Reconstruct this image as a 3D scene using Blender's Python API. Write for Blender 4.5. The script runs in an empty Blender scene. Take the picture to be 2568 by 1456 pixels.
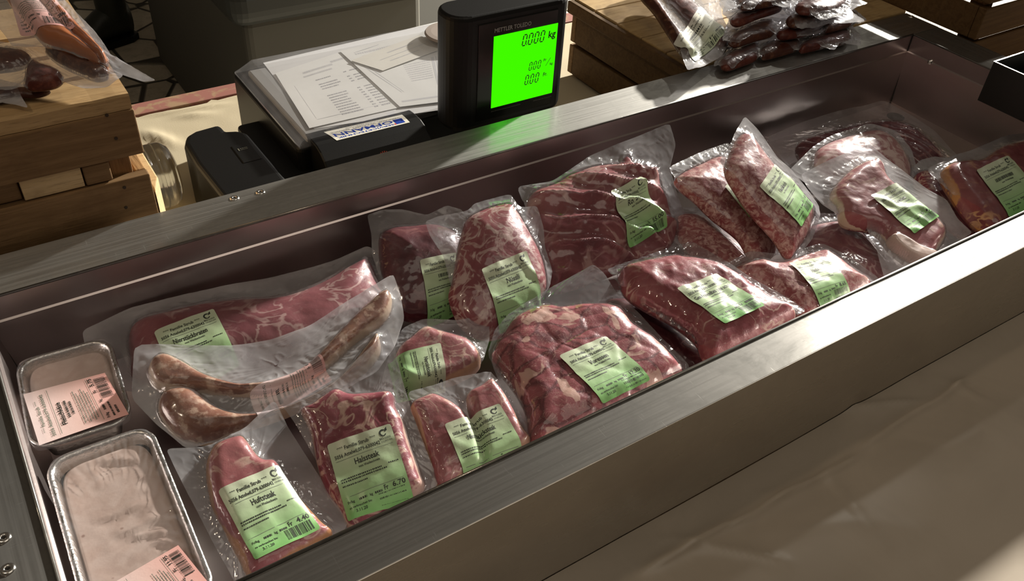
import bpy, bmesh, math, random
import numpy as np
from mathutils import Vector, Matrix

scene = bpy.context.scene
COL = scene.collection

# ------------------------------------------------------------------ camera
FPX = 2205.449
CX, CY = 1284.0, 728.0
CAM = np.array([0.05232794, -0.37242336, 0.55])
R = np.array([[0.838096, -0.31131688, 0.44796976],
              [-0.54291393, -0.55620801, 0.62918767],
              [0.05328762, -0.77052868, -0.63517397]])   # world = R @ (right, down, forward)
cam_data = bpy.data.cameras.new('camera')
cam_data.sensor_width = 36.0
cam_data.lens = FPX / 2568.0 * 36.0
cam_data.clip_start = 0.01
cam = bpy.data.objects.new('camera', cam_data)
COL.objects.link(cam)
M = Matrix.Identity(4)
for i in range(3):
    M[i][0] = R[i][0]; M[i][1] = -R[i][1]; M[i][2] = -R[i][2]; M[i][3] = CAM[i]
cam.matrix_world = M
scene.camera = cam

# ------------------------------------------------------------------ world, lights, exposure
world = bpy.data.worlds.new('world'); scene.world = world
world.use_nodes = True
bg = world.node_tree.nodes['Background']
bg.inputs['Color'].default_value = (1.0, 0.80, 0.58, 1)
bg.inputs['Strength'].default_value = 0.045

def lamp(name, kind, loc, power, color, size, target=None, spread=None, size_y=None):
    d = bpy.data.lights.new(name, kind)
    d.energy = power; d.color = color
    if kind == 'AREA':
        d.size = size
        if size_y: d.shape = 'RECTANGLE'; d.size_y = size_y
        if spread: d.spread = spread
    else:
        d.shadow_soft_size = size
    o = bpy.data.objects.new(name, d); COL.objects.link(o)
    o.location = loc
    if target is not None:
        o.rotation_euler = (Vector(target) - Vector(loc)).to_track_quat('-Z', 'Y').to_euler()
    return o
# the flood lamp of the neighbouring stall, low behind the counter
lamp('flood_lamp', 'POINT', (4.04, 1.74, 1.20), 1500.0, (1.0, 0.945, 0.84), 0.06)
# the next lamp along the row, dimmer
lamp('row_lamp', 'POINT', (3.16, 1.31, 2.10), 16.0, (1.0, 0.95, 0.84), 0.05)
# warm bulb of the stall
lamp('stall_bulb', 'POINT', (-0.55, 0.35, 1.45), 8.0, (1.0, 0.80, 0.58), 0.05)
lamp('overhead_fill', 'AREA', (0.7, -0.5, 1.9), 4.5, (1.0, 0.88, 0.72), 1.4, target=(0.6, 0.2, 0))  # added soft overhead fill, standing for bounced ambient light

vs = scene.view_settings
vs.view_transform = 'Standard'; vs.look = 'None'; vs.gamma = 1.0; vs.use_curve_mapping = False
vs.exposure = 0.35
scene.cycles.transparent_max_bounces = 40
scene.cycles.max_bounces = 10
scene.cycles.use_denoising = True

# ------------------------------------------------------------------ pixel helpers (frame 2568 x 1456)
def ray(px, py):
    return R @ np.array([px - CX, py - CY, FPX])
def onz(px, py, z=0.0):
    d = ray(px, py); t = (z - CAM[2]) / d[2]; return CAM + t * d
def ony(px, py, y):
    d = ray(px, py); t = (y - CAM[1]) / d[1]; return CAM + t * d
def onx(px, py, x):
    d = ray(px, py); t = (x - CAM[0]) / d[0]; return CAM + t * d

# ------------------------------------------------------------------ node helpers
class NT:
    def __init__(s, name):
        s.m = bpy.data.materials.new(name); s.m.use_nodes = True
        s.t = s.m.node_tree; s.n = s.t.nodes; s.l = s.t.links
        s.out = s.n['Material Output']; s.b = s.n['Principled BSDF']
    def new(s, typ, **kw):
        n = s.n.new(typ)
        for k, v in kw.items():
            if k == 'i':
                for kk, vv in v.items(): s.set(n, kk, vv)
            else: setattr(n, k, v)
        return n
    def set(s, n, k, v):
        inp = n.inputs[k]
        if isinstance(v, bpy.types.NodeSocket): s.l.new(v, inp)
        elif isinstance(v, (tuple, list)) and len(v) == 3 and inp.type == 'RGBA': inp.default_value = (*v, 1)
        else: inp.default_value = v
    def p(s, **kw):
        for k, v in kw.items(): s.set(s.b, k.replace('_', ' '), v)
    def coord(s, scale=(1, 1, 1), out='Object', rot=(0, 0, 0)):
        tc = s.new('ShaderNodeTexCoord'); mp = s.new('ShaderNodeMapping')
        mp.inputs['Scale'].default_value = scale; mp.inputs['Rotation'].default_value = rot
        s.l.new(tc.outputs[out], mp.inputs['Vector']); return mp.outputs['Vector']
    def noise(s, vec, scale, detail=4, rough=.55, dist=0.0):
        return s.new('ShaderNodeTexNoise', i={'Vector': vec, 'Scale': scale, 'Detail': detail, 'Roughness': rough, 'Distortion': dist}).outputs['Fac']
    def vor(s, vec, scale, feature='F1', out='Distance', rnd=1.0):
        n = s.new('ShaderNodeTexVoronoi', feature=feature); s.set(n, 'Vector', vec); s.set(n, 'Scale', scale); s.set(n, 'Randomness', rnd)
        return n.outputs[out]
    def mr(s, v, a, b, c=0.0, d=1.0, smooth=True):
        n = s.new('ShaderNodeMapRange'); n.interpolation_type = 'SMOOTHSTEP' if smooth else 'LINEAR'
        for k, x in (('Value', v), ('From Min', a), ('From Max', b), ('To Min', c), ('To Max', d)): s.set(n, k, x)
        return n.outputs['Result']
    def mix(s, f, a, b):
        n = s.new('ShaderNodeMix', data_type='RGBA'); n.clamp_factor = True
        s.set(n, 0, f); s.set(n, 6, a); s.set(n, 7, b); return n.outputs[2]
    def math(s, op, a, b=0.0, clamp=False):
        n = s.new('ShaderNodeMath', operation=op); n.use_clamp = clamp
        s.set(n, 0, a); s.set(n, 1, b); return n.outputs[0]
    def bump(s, h, strength=.3, dist=.002):
        n = s.new('ShaderNodeBump', i={'Height': h, 'Strength': strength, 'Distance': dist}); return n.outputs['Normal']
    def attr(s, name):
        return s.new('ShaderNodeAttribute', attribute_name=name).outputs['Fac']

def plain(name, color, rough=.5, metal=0.0, spec=.5, bump=None, **kw):
    t = NT(name); t.p(Base_Color=color, Roughness=rough, Metallic=metal)
    t.b.inputs['Specular IOR Level'].default_value = spec
    if bump:
        t.p(Normal=t.bump(t.noise(t.coord(), bump[0], 5), bump[1], bump[2]))
    for k, v in kw.items(): t.set(t.b, k.replace('_', ' '), v)
    return t.m

def steel(name, col=(.55, .535, .51), r0=.26, r1=.35, axis='x', aniso=.6, stains=1.0, sharp=.20, broad=.62):
    t = NT(name)
    st = (4, 420, 420) if axis == 'x' else (420, 4, 420)
    brushed = t.noise(t.coord(st), 1.0, 2)
    c = t.coord()
    patch = t.noise(t.coord((5, 11, 11) if axis == 'x' else (11, 5, 11)), 2.2, 8, .68, .6)
    stain = t.noise(c, 20, 8, .66, 1.0)
    fine = t.noise(c, 150, 5, .6)
    scr = t.noise(t.coord((420, 26, 60), rot=(0, 0, .5)), 1.5, 2)
    scr2 = t.noise(t.coord((40, 460, 60), rot=(0, 0, -.3)), 1.5, 2)
    s1 = t.mr(scr, .70, .75); s2 = t.mr(scr2, .71, .76); ss = t.math('MAXIMUM', s1, s2)
    st2 = t.mr(stain, .46, .66); pt = t.mr(patch, .46, .60)
    colr = t.mix(t.math('MULTIPLY', st2, .42 * stains), col, tuple(x * .5 for x in col))
    colr = t.mix(t.math('MULTIPLY', pt, .42 * stains), colr, tuple(x * .55 for x in col))
    rgh = t.math('ADD', t.mr(brushed, .3, .7, r0, r1), t.math('MULTIPLY', t.math('ADD', st2, pt), .07 * stains))
    rgh = t.math('ADD', rgh, t.math('MULTIPLY', ss, .10))
    t.p(Base_Color=colr, Metallic=1.0, Roughness=rgh)
    h = t.math('ADD', t.math('MULTIPLY', brushed, .25), t.math('MULTIPLY', fine, .4))
    h = t.math('ADD', h, t.math('MULTIPLY', ss, -.6))
    t.p(Normal=t.bump(h, .07, .0005))
    if sharp:
        t.set(t.b, 'Roughness', t.math('ADD', rgh, .22)); t.set(t.b, 'Base Color', t.mix(broad, colr, (.05, .048, .043)))
        b2 = t.new('ShaderNodeBsdfPrincipled'); b2.inputs['Metallic'].default_value = 1.0
        t.set(b2, 'Base Color', colr); t.set(b2, 'Roughness', t.math('MULTIPLY', rgh, .42))
        t.l.new(t.b.inputs['Normal'].links[0].from_socket, b2.inputs['Normal'])
        ms = t.new('ShaderNodeMixShader', i={0: sharp}); t.l.new(t.b.outputs[0], ms.inputs[1]); t.l.new(b2.outputs[0], ms.inputs[2])
        t.l.new(ms.outputs[0], t.out.inputs[0])
    if aniso:
        t.b.inputs['Anisotropic'].default_value = aniso
        tan = t.new('ShaderNodeCombineXYZ'); tan.inputs[0].default_value = 0.0 if axis == 'x' else 1.0
        tan.inputs[1].default_value = 1.0 if axis == 'x' else 0.0
        t.l.new(tan.outputs[0], t.b.inputs['Tangent'])
    return t.m

def wood(name, c1, c2, axis='x', rough=.7, dark=(.10, .05, .02)):
    t = NT(name)
    sc = {'x': (1, 14, 14), 'y': (14, 1, 14), 'z': (14, 14, 1)}[axis]
    v = t.coord(sc)
    g = t.noise(v, 7, 6, .6, 1.2)
    g2 = t.noise(v, 45, 3, .6)
    k = t.noise(t.coord((3, 3, 3)), 6, 4)
    col = t.mix(t.mr(g, .3, .7), c1, c2)
    col = t.mix(t.math('MULTIPLY', t.mr(g2, .52, .75), .45), col, dark)
    col = t.mix(t.math('MULTIPLY', t.mr(k, .55, .72), .35), col, dark)
    t.p(Base_Color=col, Roughness=rough, Normal=t.bump(t.math('ADD', g, t.math('MULTIPLY', g2, .6)), .35, .0012))
    t.b.inputs['Specular IOR Level'].default_value = .25
    return t.m

def film_mat(name, haze=.10, tint=(.93, .93, .95), rough=.10, gl=1.0, bump=.14):
    t = NT(name)
    c = t.coord()
    n1 = t.noise(c, 60, 3, .5, .6); n2 = t.noise(c, 240, 3, .5)
    nor = t.bump(t.math('ADD', n1, t.math('MULTIPLY', n2, .25)), bump, .0022)
    tr = t.new('ShaderNodeBsdfTransparent', i={'Color': tint})
    df = t.new('ShaderNodeBsdfDiffuse', i={'Color': (.80, .80, .83)})
    tl = t.new('ShaderNodeBsdfTranslucent', i={'Color': (.78, .78, .80)})
    dm = t.new('ShaderNodeMixShader', i={0: .45}); t.l.new(df.outputs[0], dm.inputs[1]); t.l.new(tl.outputs[0], dm.inputs[2])
    hz = t.math('MULTIPLY', t.mr(t.noise(c, 22, 4), .3, .75, haze * .8, haze * 1.6), t.math('SUBTRACT', 1.0, t.math('MULTIPLY', t.attr('contact'), .82)))
    m1 = t.new('ShaderNodeMixShader', i={0: hz}); t.l.new(tr.outputs[0], m1.inputs[1]); t.l.new(dm.outputs[0], m1.inputs[2])
    gn = t.new('ShaderNodeBsdfGlossy', i={'Roughness': rough, 'Color': (1, 1, 1), 'Normal': nor})
    fr = t.new('ShaderNodeLayerWeight', i={'Blend': .5, 'Normal': nor})
    p5 = t.math('POWER', fr.outputs['Facing'], 4.5)
    f2 = t.math('MULTIPLY', t.math('ADD', .045, t.math('MULTIPLY', p5, .9)), gl, clamp=True)
    m2 = t.new('ShaderNodeMixShader', i={0: f2}); t.l.new(m1.outputs[0], m2.inputs[1]); t.l.new(gn.outputs[0], m2.inputs[2])
    t.l.new(m2.outputs[0], t.out.inputs[0])
    t.n.remove(t.b)
    return t.m

def meat_mat(name, base, dark, fat, style='steak', amount=.5, scale=1.0, fatrim=0.0, rimcol=None):
    t = NT(name)
    c = t.coord()
    tone = t.noise(c, 30 * scale, 6, .6, .5)
    col = t.mix(t.mr(tone, .3, .7), dark, base)
    if style == 'steak':
        w = t.noise(c, 32 * scale, 3, .5, 1.1)
        vein = t.math('SUBTRACT', 1.0, t.mr(t.math('ABSOLUTE', t.math('SUBTRACT', w, .5)), .006, .042))
        msk = t.mr(t.noise(c, 20 * scale, 3), .52 - .3 * amount, .70 - .3 * amount)
        w2 = t.noise(c, 110 * scale, 4, .6, 1.0)
        col = t.mix(t.math('MULTIPLY', t.mr(w2, .54, .70), .55 * amount), col, fat)
        col = t.mix(t.math('MULTIPLY', t.math('MULTIPLY', vein, msk), .95), col, fat)
        blob = t.mr(t.noise(c, 42 * scale, 4, .5, 1.5), .74 - .14 * amount, .80 - .14 * amount)
        col = t.mix(t.math('MULTIPLY', blob, .7), col, fat)
    elif style == 'mince':
        v = t.noise(t.coord((1, 1, 1)), 105 * scale, 6, .68, 1.0)
        v2 = t.vor(c, 210 * scale)
        f = t.math('MULTIPLY', t.mr(v, .46 - .05 * amount, .60), t.mr(v2, .95, .35, .35, 1.0))
        col = t.mix(t.math('MULTIPLY', f, .9), col, fat)
        col = t.mix(t.math('MULTIPLY', t.mr(t.noise(c, 75 * scale, 3, .6, .5), .6, .75), .5), col, tuple(x * .5 for x in dark))
    elif style == 'chunks':
        wc = t.new('ShaderNodeVectorMath', operation='ADD'); nz = t.new('ShaderNodeTexNoise', i={'Vector': c, 'Scale': 40.0, 'Detail': 3.0}); vm = t.new('ShaderNodeVectorMath', operation='SCALE'); vm.inputs['Scale'].default_value = .018; t.l.new(nz.outputs['Color'], vm.inputs[0]); t.l.new(t.coord((1, 1.6, 1), rot=(0, 0, .5)), wc.inputs[0]); t.l.new(vm.outputs[0], wc.inputs[1]); wv = wc.outputs[0]
        e = t.vor(wv, 25 * scale, 'DISTANCE_TO_EDGE')
        cell = t.new('ShaderNodeTexVoronoi'); t.set(cell, 'Vector', wv); t.set(cell, 'Scale', 25 * scale)
        sep = t.new('ShaderNodeSeparateColor'); t.l.new(cell.outputs['Color'], sep.inputs[0])
        col = t.mix(t.math('MULTIPLY', sep.outputs[0], .5), col, tuple(min(1, x * 1.45) for x in base))
        col = t.mix(t.mr(e, .09, .0, 0, .8), col, tuple(x * .45 for x in dark))
        blob = t.mr(t.noise(c, 34 * scale, 3, .5, 1.0), .72 - .16 * amount, .76 - .16 * amount)
        col = t.mix(t.math('MULTIPLY', blob, .85), col, fat)
        w = t.noise(c, 60 * scale, 3, .5, 2.5)
        vein = t.math('SUBTRACT', 1.0, t.mr(t.math('ABSOLUTE', t.math('SUBTRACT', w, .5)), .003, .02))
        col = t.mix(t.math('MULTIPLY', vein, .35), col, fat)
    elif style == 'fat':
        w = t.noise(c, 50 * scale, 4, .55, 2.0)
        col = t.mix(t.mr(w, .62 - .25 * amount, .75 - .25 * amount), col, fat)
        w2 = t.noise(c, 42 * scale, 3, .5, 1.0)
        vein = t.math('SUBTRACT', 1.0, t.mr(t.math('ABSOLUTE', t.math('SUBTRACT', w2, .5)), .006, .05))
        col = t.mix(t.math('MULTIPLY', vein, .7), col, fat)
    elif style == 'sausage':
        v = t.noise(c, 90 * scale, 4, .6)
        v3 = t.noise(c, 26 * scale, 4, .6, .8)
        col = t.mix(t.math('MULTIPLY', t.mr(v, .48, .66), .8 * amount), col, fat)
        col = t.mix(t.math('MULTIPLY', t.mr(v3, .5, .68), .7), col, dark)
    if fatrim > 0:
        edge = t.attr('edge')
        ang = t.noise(c, 12, 2)
        wd = t.math('MULTIPLY', t.mr(ang, .40, .60), fatrim)
        n = t.math('ADD', edge, t.math('MULTIPLY', t.math('SUBTRACT', t.noise(c, 120, 3), .5), .003))
        f = t.new('ShaderNodeMapRange'); f.interpolation_type = 'SMOOTHSTEP'
        t.set(f, 'Value', n); t.set(f, 'From Min', wd); t.set(f, 'From Max', t.math('MULTIPLY', wd, .6)); 
        col = t.mix(f.outputs[0], col, rimcol or fat)
    t.p(Base_Color=col, Roughness=.38)
    t.b.inputs['Specular IOR Level'].default_value = .35
    bn = t.noise(c, 160 * scale, 4, .6)
    t.p(Normal=t.bump(t.math('ADD', bn, t.math('MULTIPLY', tone, 1.5)), .35, .0012))
    return t.m

def label_mat(name, top, mid, bot, rough=.32):
    t = NT(name)
    uv = t.new('ShaderNodeTexCoord').outputs['UV']
    sep = t.new('ShaderNodeSeparateXYZ'); t.l.new(uv, sep.inputs[0])
    r = t.new('ShaderNodeValToRGB'); t.l.new(sep.outputs[1], r.inputs[0])
    e = r.color_ramp.elements
    e[0].position = .02; e[0].color = (*bot, 1); e[1].position = .98; e[1].color = (*top, 1)
    m = e.new(.5); m.color = (*mid, 1)
    t.p(Base_Color=r.outputs[0], Roughness=rough)
    t.b.inputs['Specular IOR Level'].default_value = .45
    t.p(Normal=t.bump(t.noise(t.coord(), 90, 3), .18, .0015))
    return t.m

MAT = {}
MAT['steel'] = steel('brushed_steel')
MAT['steel_y'] = steel('brushed_steel_cross', axis='y')
MAT['steel_in'] = steel('inner_steel', (.58, .51, .50), .30, .31, aniso=0, stains=.08, sharp=0)
MAT['steel_front'] = steel('front_steel', (.62, .585, .53), .27, .29, aniso=0, stains=.15, sharp=0)
MAT['steel_back'] = steel('dull_brushed_steel', (.72, .71, .68), sharp=.12, broad=.30)
MAT['rivet'] = plain('rivet_steel', (.75, .74, .72), .22, 1.0)
MAT['hole'] = plain('rivet_hole', (.02, .018, .015), .8)
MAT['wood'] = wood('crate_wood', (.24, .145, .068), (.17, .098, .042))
MAT['wood_lit_top'] = wood('crate_lit_top_wood', (.50, .34, .17), (.40, .26, .12))  # lighter twin of the crate wood, lamp light on the top boards painted in
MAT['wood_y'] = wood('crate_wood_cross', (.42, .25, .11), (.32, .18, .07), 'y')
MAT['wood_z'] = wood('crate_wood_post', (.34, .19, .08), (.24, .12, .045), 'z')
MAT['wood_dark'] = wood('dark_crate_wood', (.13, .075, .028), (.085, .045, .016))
MAT['wood_lit_pale'] = wood('painted_light_wood', (.62, .46, .26), (.56, .40, .21))  # light on the crate's inner wall and corner, put into a pale colour
MAT['black'] = plain('black_plastic', (.007, .007, .007), .42, spec=.28, bump=(700, .15, .0004))
MAT['black_gloss'] = plain('glossy_black', (.008, .009, .008), .18)
MAT['black_metal'] = plain('black_sheet_metal', (.012, .012, .011), .35, .3)
MAT['edge_metal'] = plain('bare_metal_edge', (.70, .66, .58), .25, 1.0)
MAT['film'] = film_mat('vacuum_film', haze=.19)
MAT['film_heavy'] = film_mat('thick_vacuum_film', haze=.32, rough=.14)
MAT['film_clear'] = film_mat('clear_film', haze=.09, rough=.06, gl=1.2, bump=.22)
MAT['plexi'] = film_mat('clear_plastic_cover', haze=.10, rough=.12, gl=1.0, bump=.06)
MAT['foil'] = plain('tray_foil', (.78, .77, .75), .26, 1.0, bump=(260, .5, .0015))
MAT['ink'] = plain('label_ink', (.022, .028, .022), .5)
MAT['ink_soft'] = plain('pale_label_ink', (.16, .19, .15), .5)
MAT['paper_green'] = label_mat('green_label', (.54, .60, .45), (.41, .56, .33), (.21, .48, .16))
MAT['paper_pink'] = label_mat('pink_label', (.78, .66, .65), (.82, .58, .54), (.84, .46, .42))

def link(o, parent=None):
    COL.objects.link(o)
    if parent is not None: o.parent = parent
    return o

def tag(o, label=None, cat=None, group=None, kind=None):
    if label: o['label'] = label
    if cat: o['category'] = cat
    if group: o['group'] = group
    if kind: o['kind'] = kind
    return o

def empty(name, loc=(0, 0, 0), mat=None):
    o = bpy.data.objects.new(name, None); o.empty_display_size = .02
    link(o)
    if mat is not None: o.matrix_world = mat
    else: o.location = loc
    return o

def thing(name, label, cat, loc=(0, 0, 0), group=None, mat=None):
    return tag(empty(name, loc, mat), label, cat, group)

class MB:
    """collects shapes, builds ONE mesh object"""
    def __init__(s): s.v = []; s.f = []; s.m = []; s.uv = None
    def add(s, verts, faces, mi=0):
        o = len(s.v); s.v += [tuple(map(float, p)) for p in verts]
        s.f += [tuple(i + o for i in f) for f in faces]; s.m += [mi] * len(faces)
    def box(s, x0, x1, y0, y1, z0, z1, mi=0):
        s.add([(x0, y0, z0), (x1, y0, z0), (x1, y1, z0), (x0, y1, z0), (x0, y0, z1), (x1, y0, z1), (x1, y1, z1), (x0, y1, z1)],
              [(0, 3, 2, 1), (4, 5, 6, 7), (0, 1, 5, 4), (1, 2, 6, 5), (2, 3, 7, 6), (3, 0, 4, 7)], mi)
    def prism(s, prof, a0, a1, axis='x', mi=0):
        n = len(prof)
        def P(a, p): return {'x': (a, p[0], p[1]), 'y': (p[0], a, p[1]), 'z': (p[0], p[1], a)}[axis]
        vs = [P(a0, p) for p in prof] + [P(a1, p) for p in prof]
        fs = [(i, (i + 1) % n, (i + 1) % n + n, i + n) for i in range(n)]
        fs += [tuple(range(n - 1, -1, -1)), tuple(range(n, 2 * n))]
        s.add(vs, fs, mi)
    def tube(s, pts, r, n=10, mi=0, cap=True):
        pts = [np.array(p, float) for p in pts]; rs = r if isinstance(r, (list, tuple)) else [r] * len(pts)
        vs = []; fs = []
        for i, p in enumerate(pts):
            d = pts[min(i + 1, len(pts) - 1)] - pts[max(i - 1, 0)]; d = d / (np.linalg.norm(d) + 1e-9)
            up = np.array([0, 0, 1.]) if abs(d[2]) < .9 else np.array([1., 0, 0])
            a = np.cross(d, up); a /= np.linalg.norm(a); b = np.cross(d, a)
            for k in range(n):
                t = 2 * math.pi * k / n; vs.append(p + rs[i] * (math.cos(t) * a + math.sin(t) * b))
        for i in range(len(pts) - 1):
            for k in range(n):
                fs.append((i * n + k, i * n + (k + 1) % n, (i + 1) * n + (k + 1) % n, (i + 1) * n + k))
        if cap: fs += [tuple(range(n - 1, -1, -1)), tuple(range((len(pts) - 1) * n, len(pts) * n))]
        s.add(vs, fs, mi)
    def lathe(s, prof, c, axis='z', n=32, mi=0):
        vs = []; fs = []; m = len(prof)
        for k in range(n):
            t = 2 * math.pi * k / n; ca, sa = math.cos(t), math.sin(t)
            for r, h in prof:
                vs.append({'z': (c[0] + r * ca, c[1] + r * sa, c[2] + h), 'x': (c[0] + h, c[1] + r * ca, c[2] + r * sa),
                           'y': (c[0] + r * ca, c[1] + h, c[2] + r * sa)}[axis])
        for k in range(n):
            for j in range(m - 1):
                fs.append((k * m + j, ((k + 1) % n) * m + j, ((k + 1) % n) * m + j + 1, k * m + j + 1))
        s.add(vs, fs, mi)
    def grid(s, V, mi=0, wrap=False):
        """V: (a,b,3) array"""
        a, b = V.shape[:2]
        fs = [(i * b + j, i * b + (j + 1) % b, (i + 1) * b + (j + 1) % b, (i + 1) * b + j)
              for i in range(a - 1) for j in range(b if wrap else b - 1)]
        s.add(V.reshape(-1, 3), fs, mi)
    def build(s, name, mats, parent=None, smooth=False, bevel=0, seg=2, weld=False, recalc=True, attr=None):
        me = bpy.data.meshes.new(name); me.from_pydata(s.v, [], s.f)
        if not isinstance(mats, (list, tuple)): mats = [mats]
        for m in mats: me.materials.append(m)
        me.polygons.foreach_set('material_index', s.m)
        if attr:
            for k, arr in attr.items():
                a = me.attributes.new(k, 'FLOAT', 'POINT'); a.data.foreach_set('value', np.asarray(arr, np.float32))
        if s.uv is not None:
            lay = me.uv_layers.new(name='UVMap')
            idx = np.empty(len(me.loops), np.int32); me.loops.foreach_get('vertex_index', idx)
            lay.data.foreach_set('uv', np.asarray(s.uv, np.float32)[idx].ravel())
        if weld or recalc:
            bm = bmesh.new(); bm.from_mesh(me)
            if weld: bmesh.ops.remove_doubles(bm, verts=bm.verts, dist=1e-6)
            if recalc: bmesh.ops.recalc_face_normals(bm, faces=bm.faces)
            bm.to_mesh(me); bm.free()
        me.update()
        if smooth: me.polygons.foreach_set('use_smooth', [True] * len(me.polygons))
        o = bpy.data.objects.new(name, me); link(o, parent)
        if bevel:
            md = o.modifiers.new('bevel', 'BEVEL'); md.width = bevel; md.segments = seg; md.limit_method = 'ANGLE'
            md.harden_normals = False
        return o

def boxobj(name, mat, b, parent=None, bevel=.001, seg=2):
    mb = MB(); mb.box(*b); return mb.build(name, mat, parent, bevel=bevel, seg=seg)

# ------------------------------------------------------------------ numpy noise, polygons
def vnoise(x, y, seed=0):
    x = np.asarray(x, float); y = np.asarray(y, float)
    xi = np.floor(x).astype(np.int64); yi = np.floor(y).astype(np.int64)
    fx = x - xi; fy = y - yi
    fx = fx * fx * (3 - 2 * fx); fy = fy * fy * (3 - 2 * fy)
    def h(a, b):
        n = (a * 374761393 + b * 668265263 + seed * 1442695041) & 0xffffffff
        n = ((n ^ (n >> 13)) * 1274126177) & 0xffffffff
        return ((n ^ (n >> 16)) & 0xffff) / 65535.0
    return (h(xi, yi) * (1 - fx) + h(xi + 1, yi) * fx) * (1 - fy) + (h(xi, yi + 1) * (1 - fx) + h(xi + 1, yi + 1) * fx) * fy
def fbm(x, y, seed=0, o=3):
    s = 0; a = .5
    for k in range(o):
        s = s + a * (vnoise(x * 2 ** k, y * 2 ** k, seed + k) - .5); a *= .5
    return s
def sdist(P, poly):
    """signed distance, positive inside"""
    A = poly; B = np.roll(poly, -1, 0); D = B - A
    out = np.empty(len(P))
    for s in range(0, len(P), 4000):
        p = P[s:s + 4000]
        w = p[:, None, :] - A[None]
        t = np.clip((w * D[None]).sum(2) / ((D * D).sum(1)[None] + 1e-18), 0, 1)
        d = np.linalg.norm(w - t[..., None] * D[None], axis=2).min(1)
        c1 = (A[None, :, 1] > p[:, None, 1]) != (B[None, :, 1] > p[:, None, 1])
        xs = A[None, :, 0] + (p[:, None, 1] - A[None, :, 1]) * D[None, :, 0] / (D[None, :, 1] + 1e-18)
        ins = ((c1 & (p[:, None, 0] < xs)).sum(1) % 2) == 1
        out[s:s + 4000] = np.where(ins, d, -d)
    return out
def catmull(P, k=6):
    P = np.asarray(P, float); n = len(P); out = []
    for i in range(n):
        a, b, c, d = P[i - 1], P[i], P[(i + 1) % n], P[(i + 2) % n]
        for j in range(k):
            t = j / k
            out.append(.5 * ((2 * b) + (-a + c) * t + (2 * a - 5 * b + 4 * c - d) * t * t + (-a + 3 * b - 3 * c + d) * t ** 3))
    return np.array(out)
def chaikin(P, it=2, q=.18):
    P = np.asarray(P, float)
    for _ in range(it):
        N = np.roll(P, -1, 0)
        P = np.stack([P * (1 - q) + N * q, P * q + N * (1 - q)], 1).reshape(-1, 2)
    return P
def resample(P, n):
    Q = np.vstack([P, P[:1]]); L = np.r_[0, np.cumsum(np.linalg.norm(np.diff(Q, axis=0), axis=1))]
    t = np.linspace(0, L[-1], n, endpoint=False)
    return np.stack([np.interp(t, L, Q[:, 0]), np.interp(t, L, Q[:, 1])], 1)
def centroid(P):
    x, y = P[:, 0], P[:, 1]; x1, y1 = np.roll(x, -1), np.roll(y, -1)
    c = x * y1 - x1 * y; a = c.sum() / 2
    return np.array([((x + x1) * c).sum(), ((y + y1) * c).sum()]) / (6 * a)
def sheet_points(B, nr, ladder):
    """parametrise the inside of outline B; returns (rows, cols, 2) and wrap flag"""
    n = len(B)
    if not ladder:
        c = centroid(B); r = np.linspace(0.004, 1, nr) ** .8
        return c[None, None] + (B[None] - c[None, None]) * r[:, None, None], True
    D = np.linalg.norm(B[:, None] - B[None], axis=2); i, j = np.unravel_index(D.argmax(), D.shape)
    if i > j: i, j = j, i
    s1 = B[i:j + 1]; s2 = np.vstack([B[j:], B[:i + 1]])[::-1]
    def rs(S, m):
        L = np.r_[0, np.cumsum(np.linalg.norm(np.diff(S, axis=0), axis=1))]; t = np.linspace(0, L[-1], m)
        return np.stack([np.interp(t, L, S[:, 0]), np.interp(t, L, S[:, 1])], 1)
    m = n // 2; a, b = rs(s1, m), rs(s2, m)
    t = (.5 - .5 * np.cos(np.linspace(0, math.pi, nr)))
    return a[None] * (1 - t[:, None, None]) + b[None] * t[:, None, None], False

# ------------------------------------------------------------------ text as flat polygons
_TX = {}
def text_poly(s):
    if s in _TX: return _TX[s]
    cu = bpy.data.curves.new('tmp_text', 'FONT'); cu.body = s; cu.size = 1.0; cu.resolution_u = 2; cu.offset = .022
    o = bpy.data.objects.new('tmp_text', cu); COL.objects.link(o)
    dg = bpy.context.evaluated_depsgraph_get()
    me = bpy.data.meshes.new_from_object(o.evaluated_get(dg))
    v = np.array([x.co[:2] for x in me.vertices]) if len(me.vertices) else np.zeros((0, 2))
    f = [tuple(p.vertices) for p in me.polygons]
    bpy.data.objects.remove(o); bpy.data.curves.remove(cu); bpy.data.meshes.remove(me)
    _TX[s] = (v, f); return v, f

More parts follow.
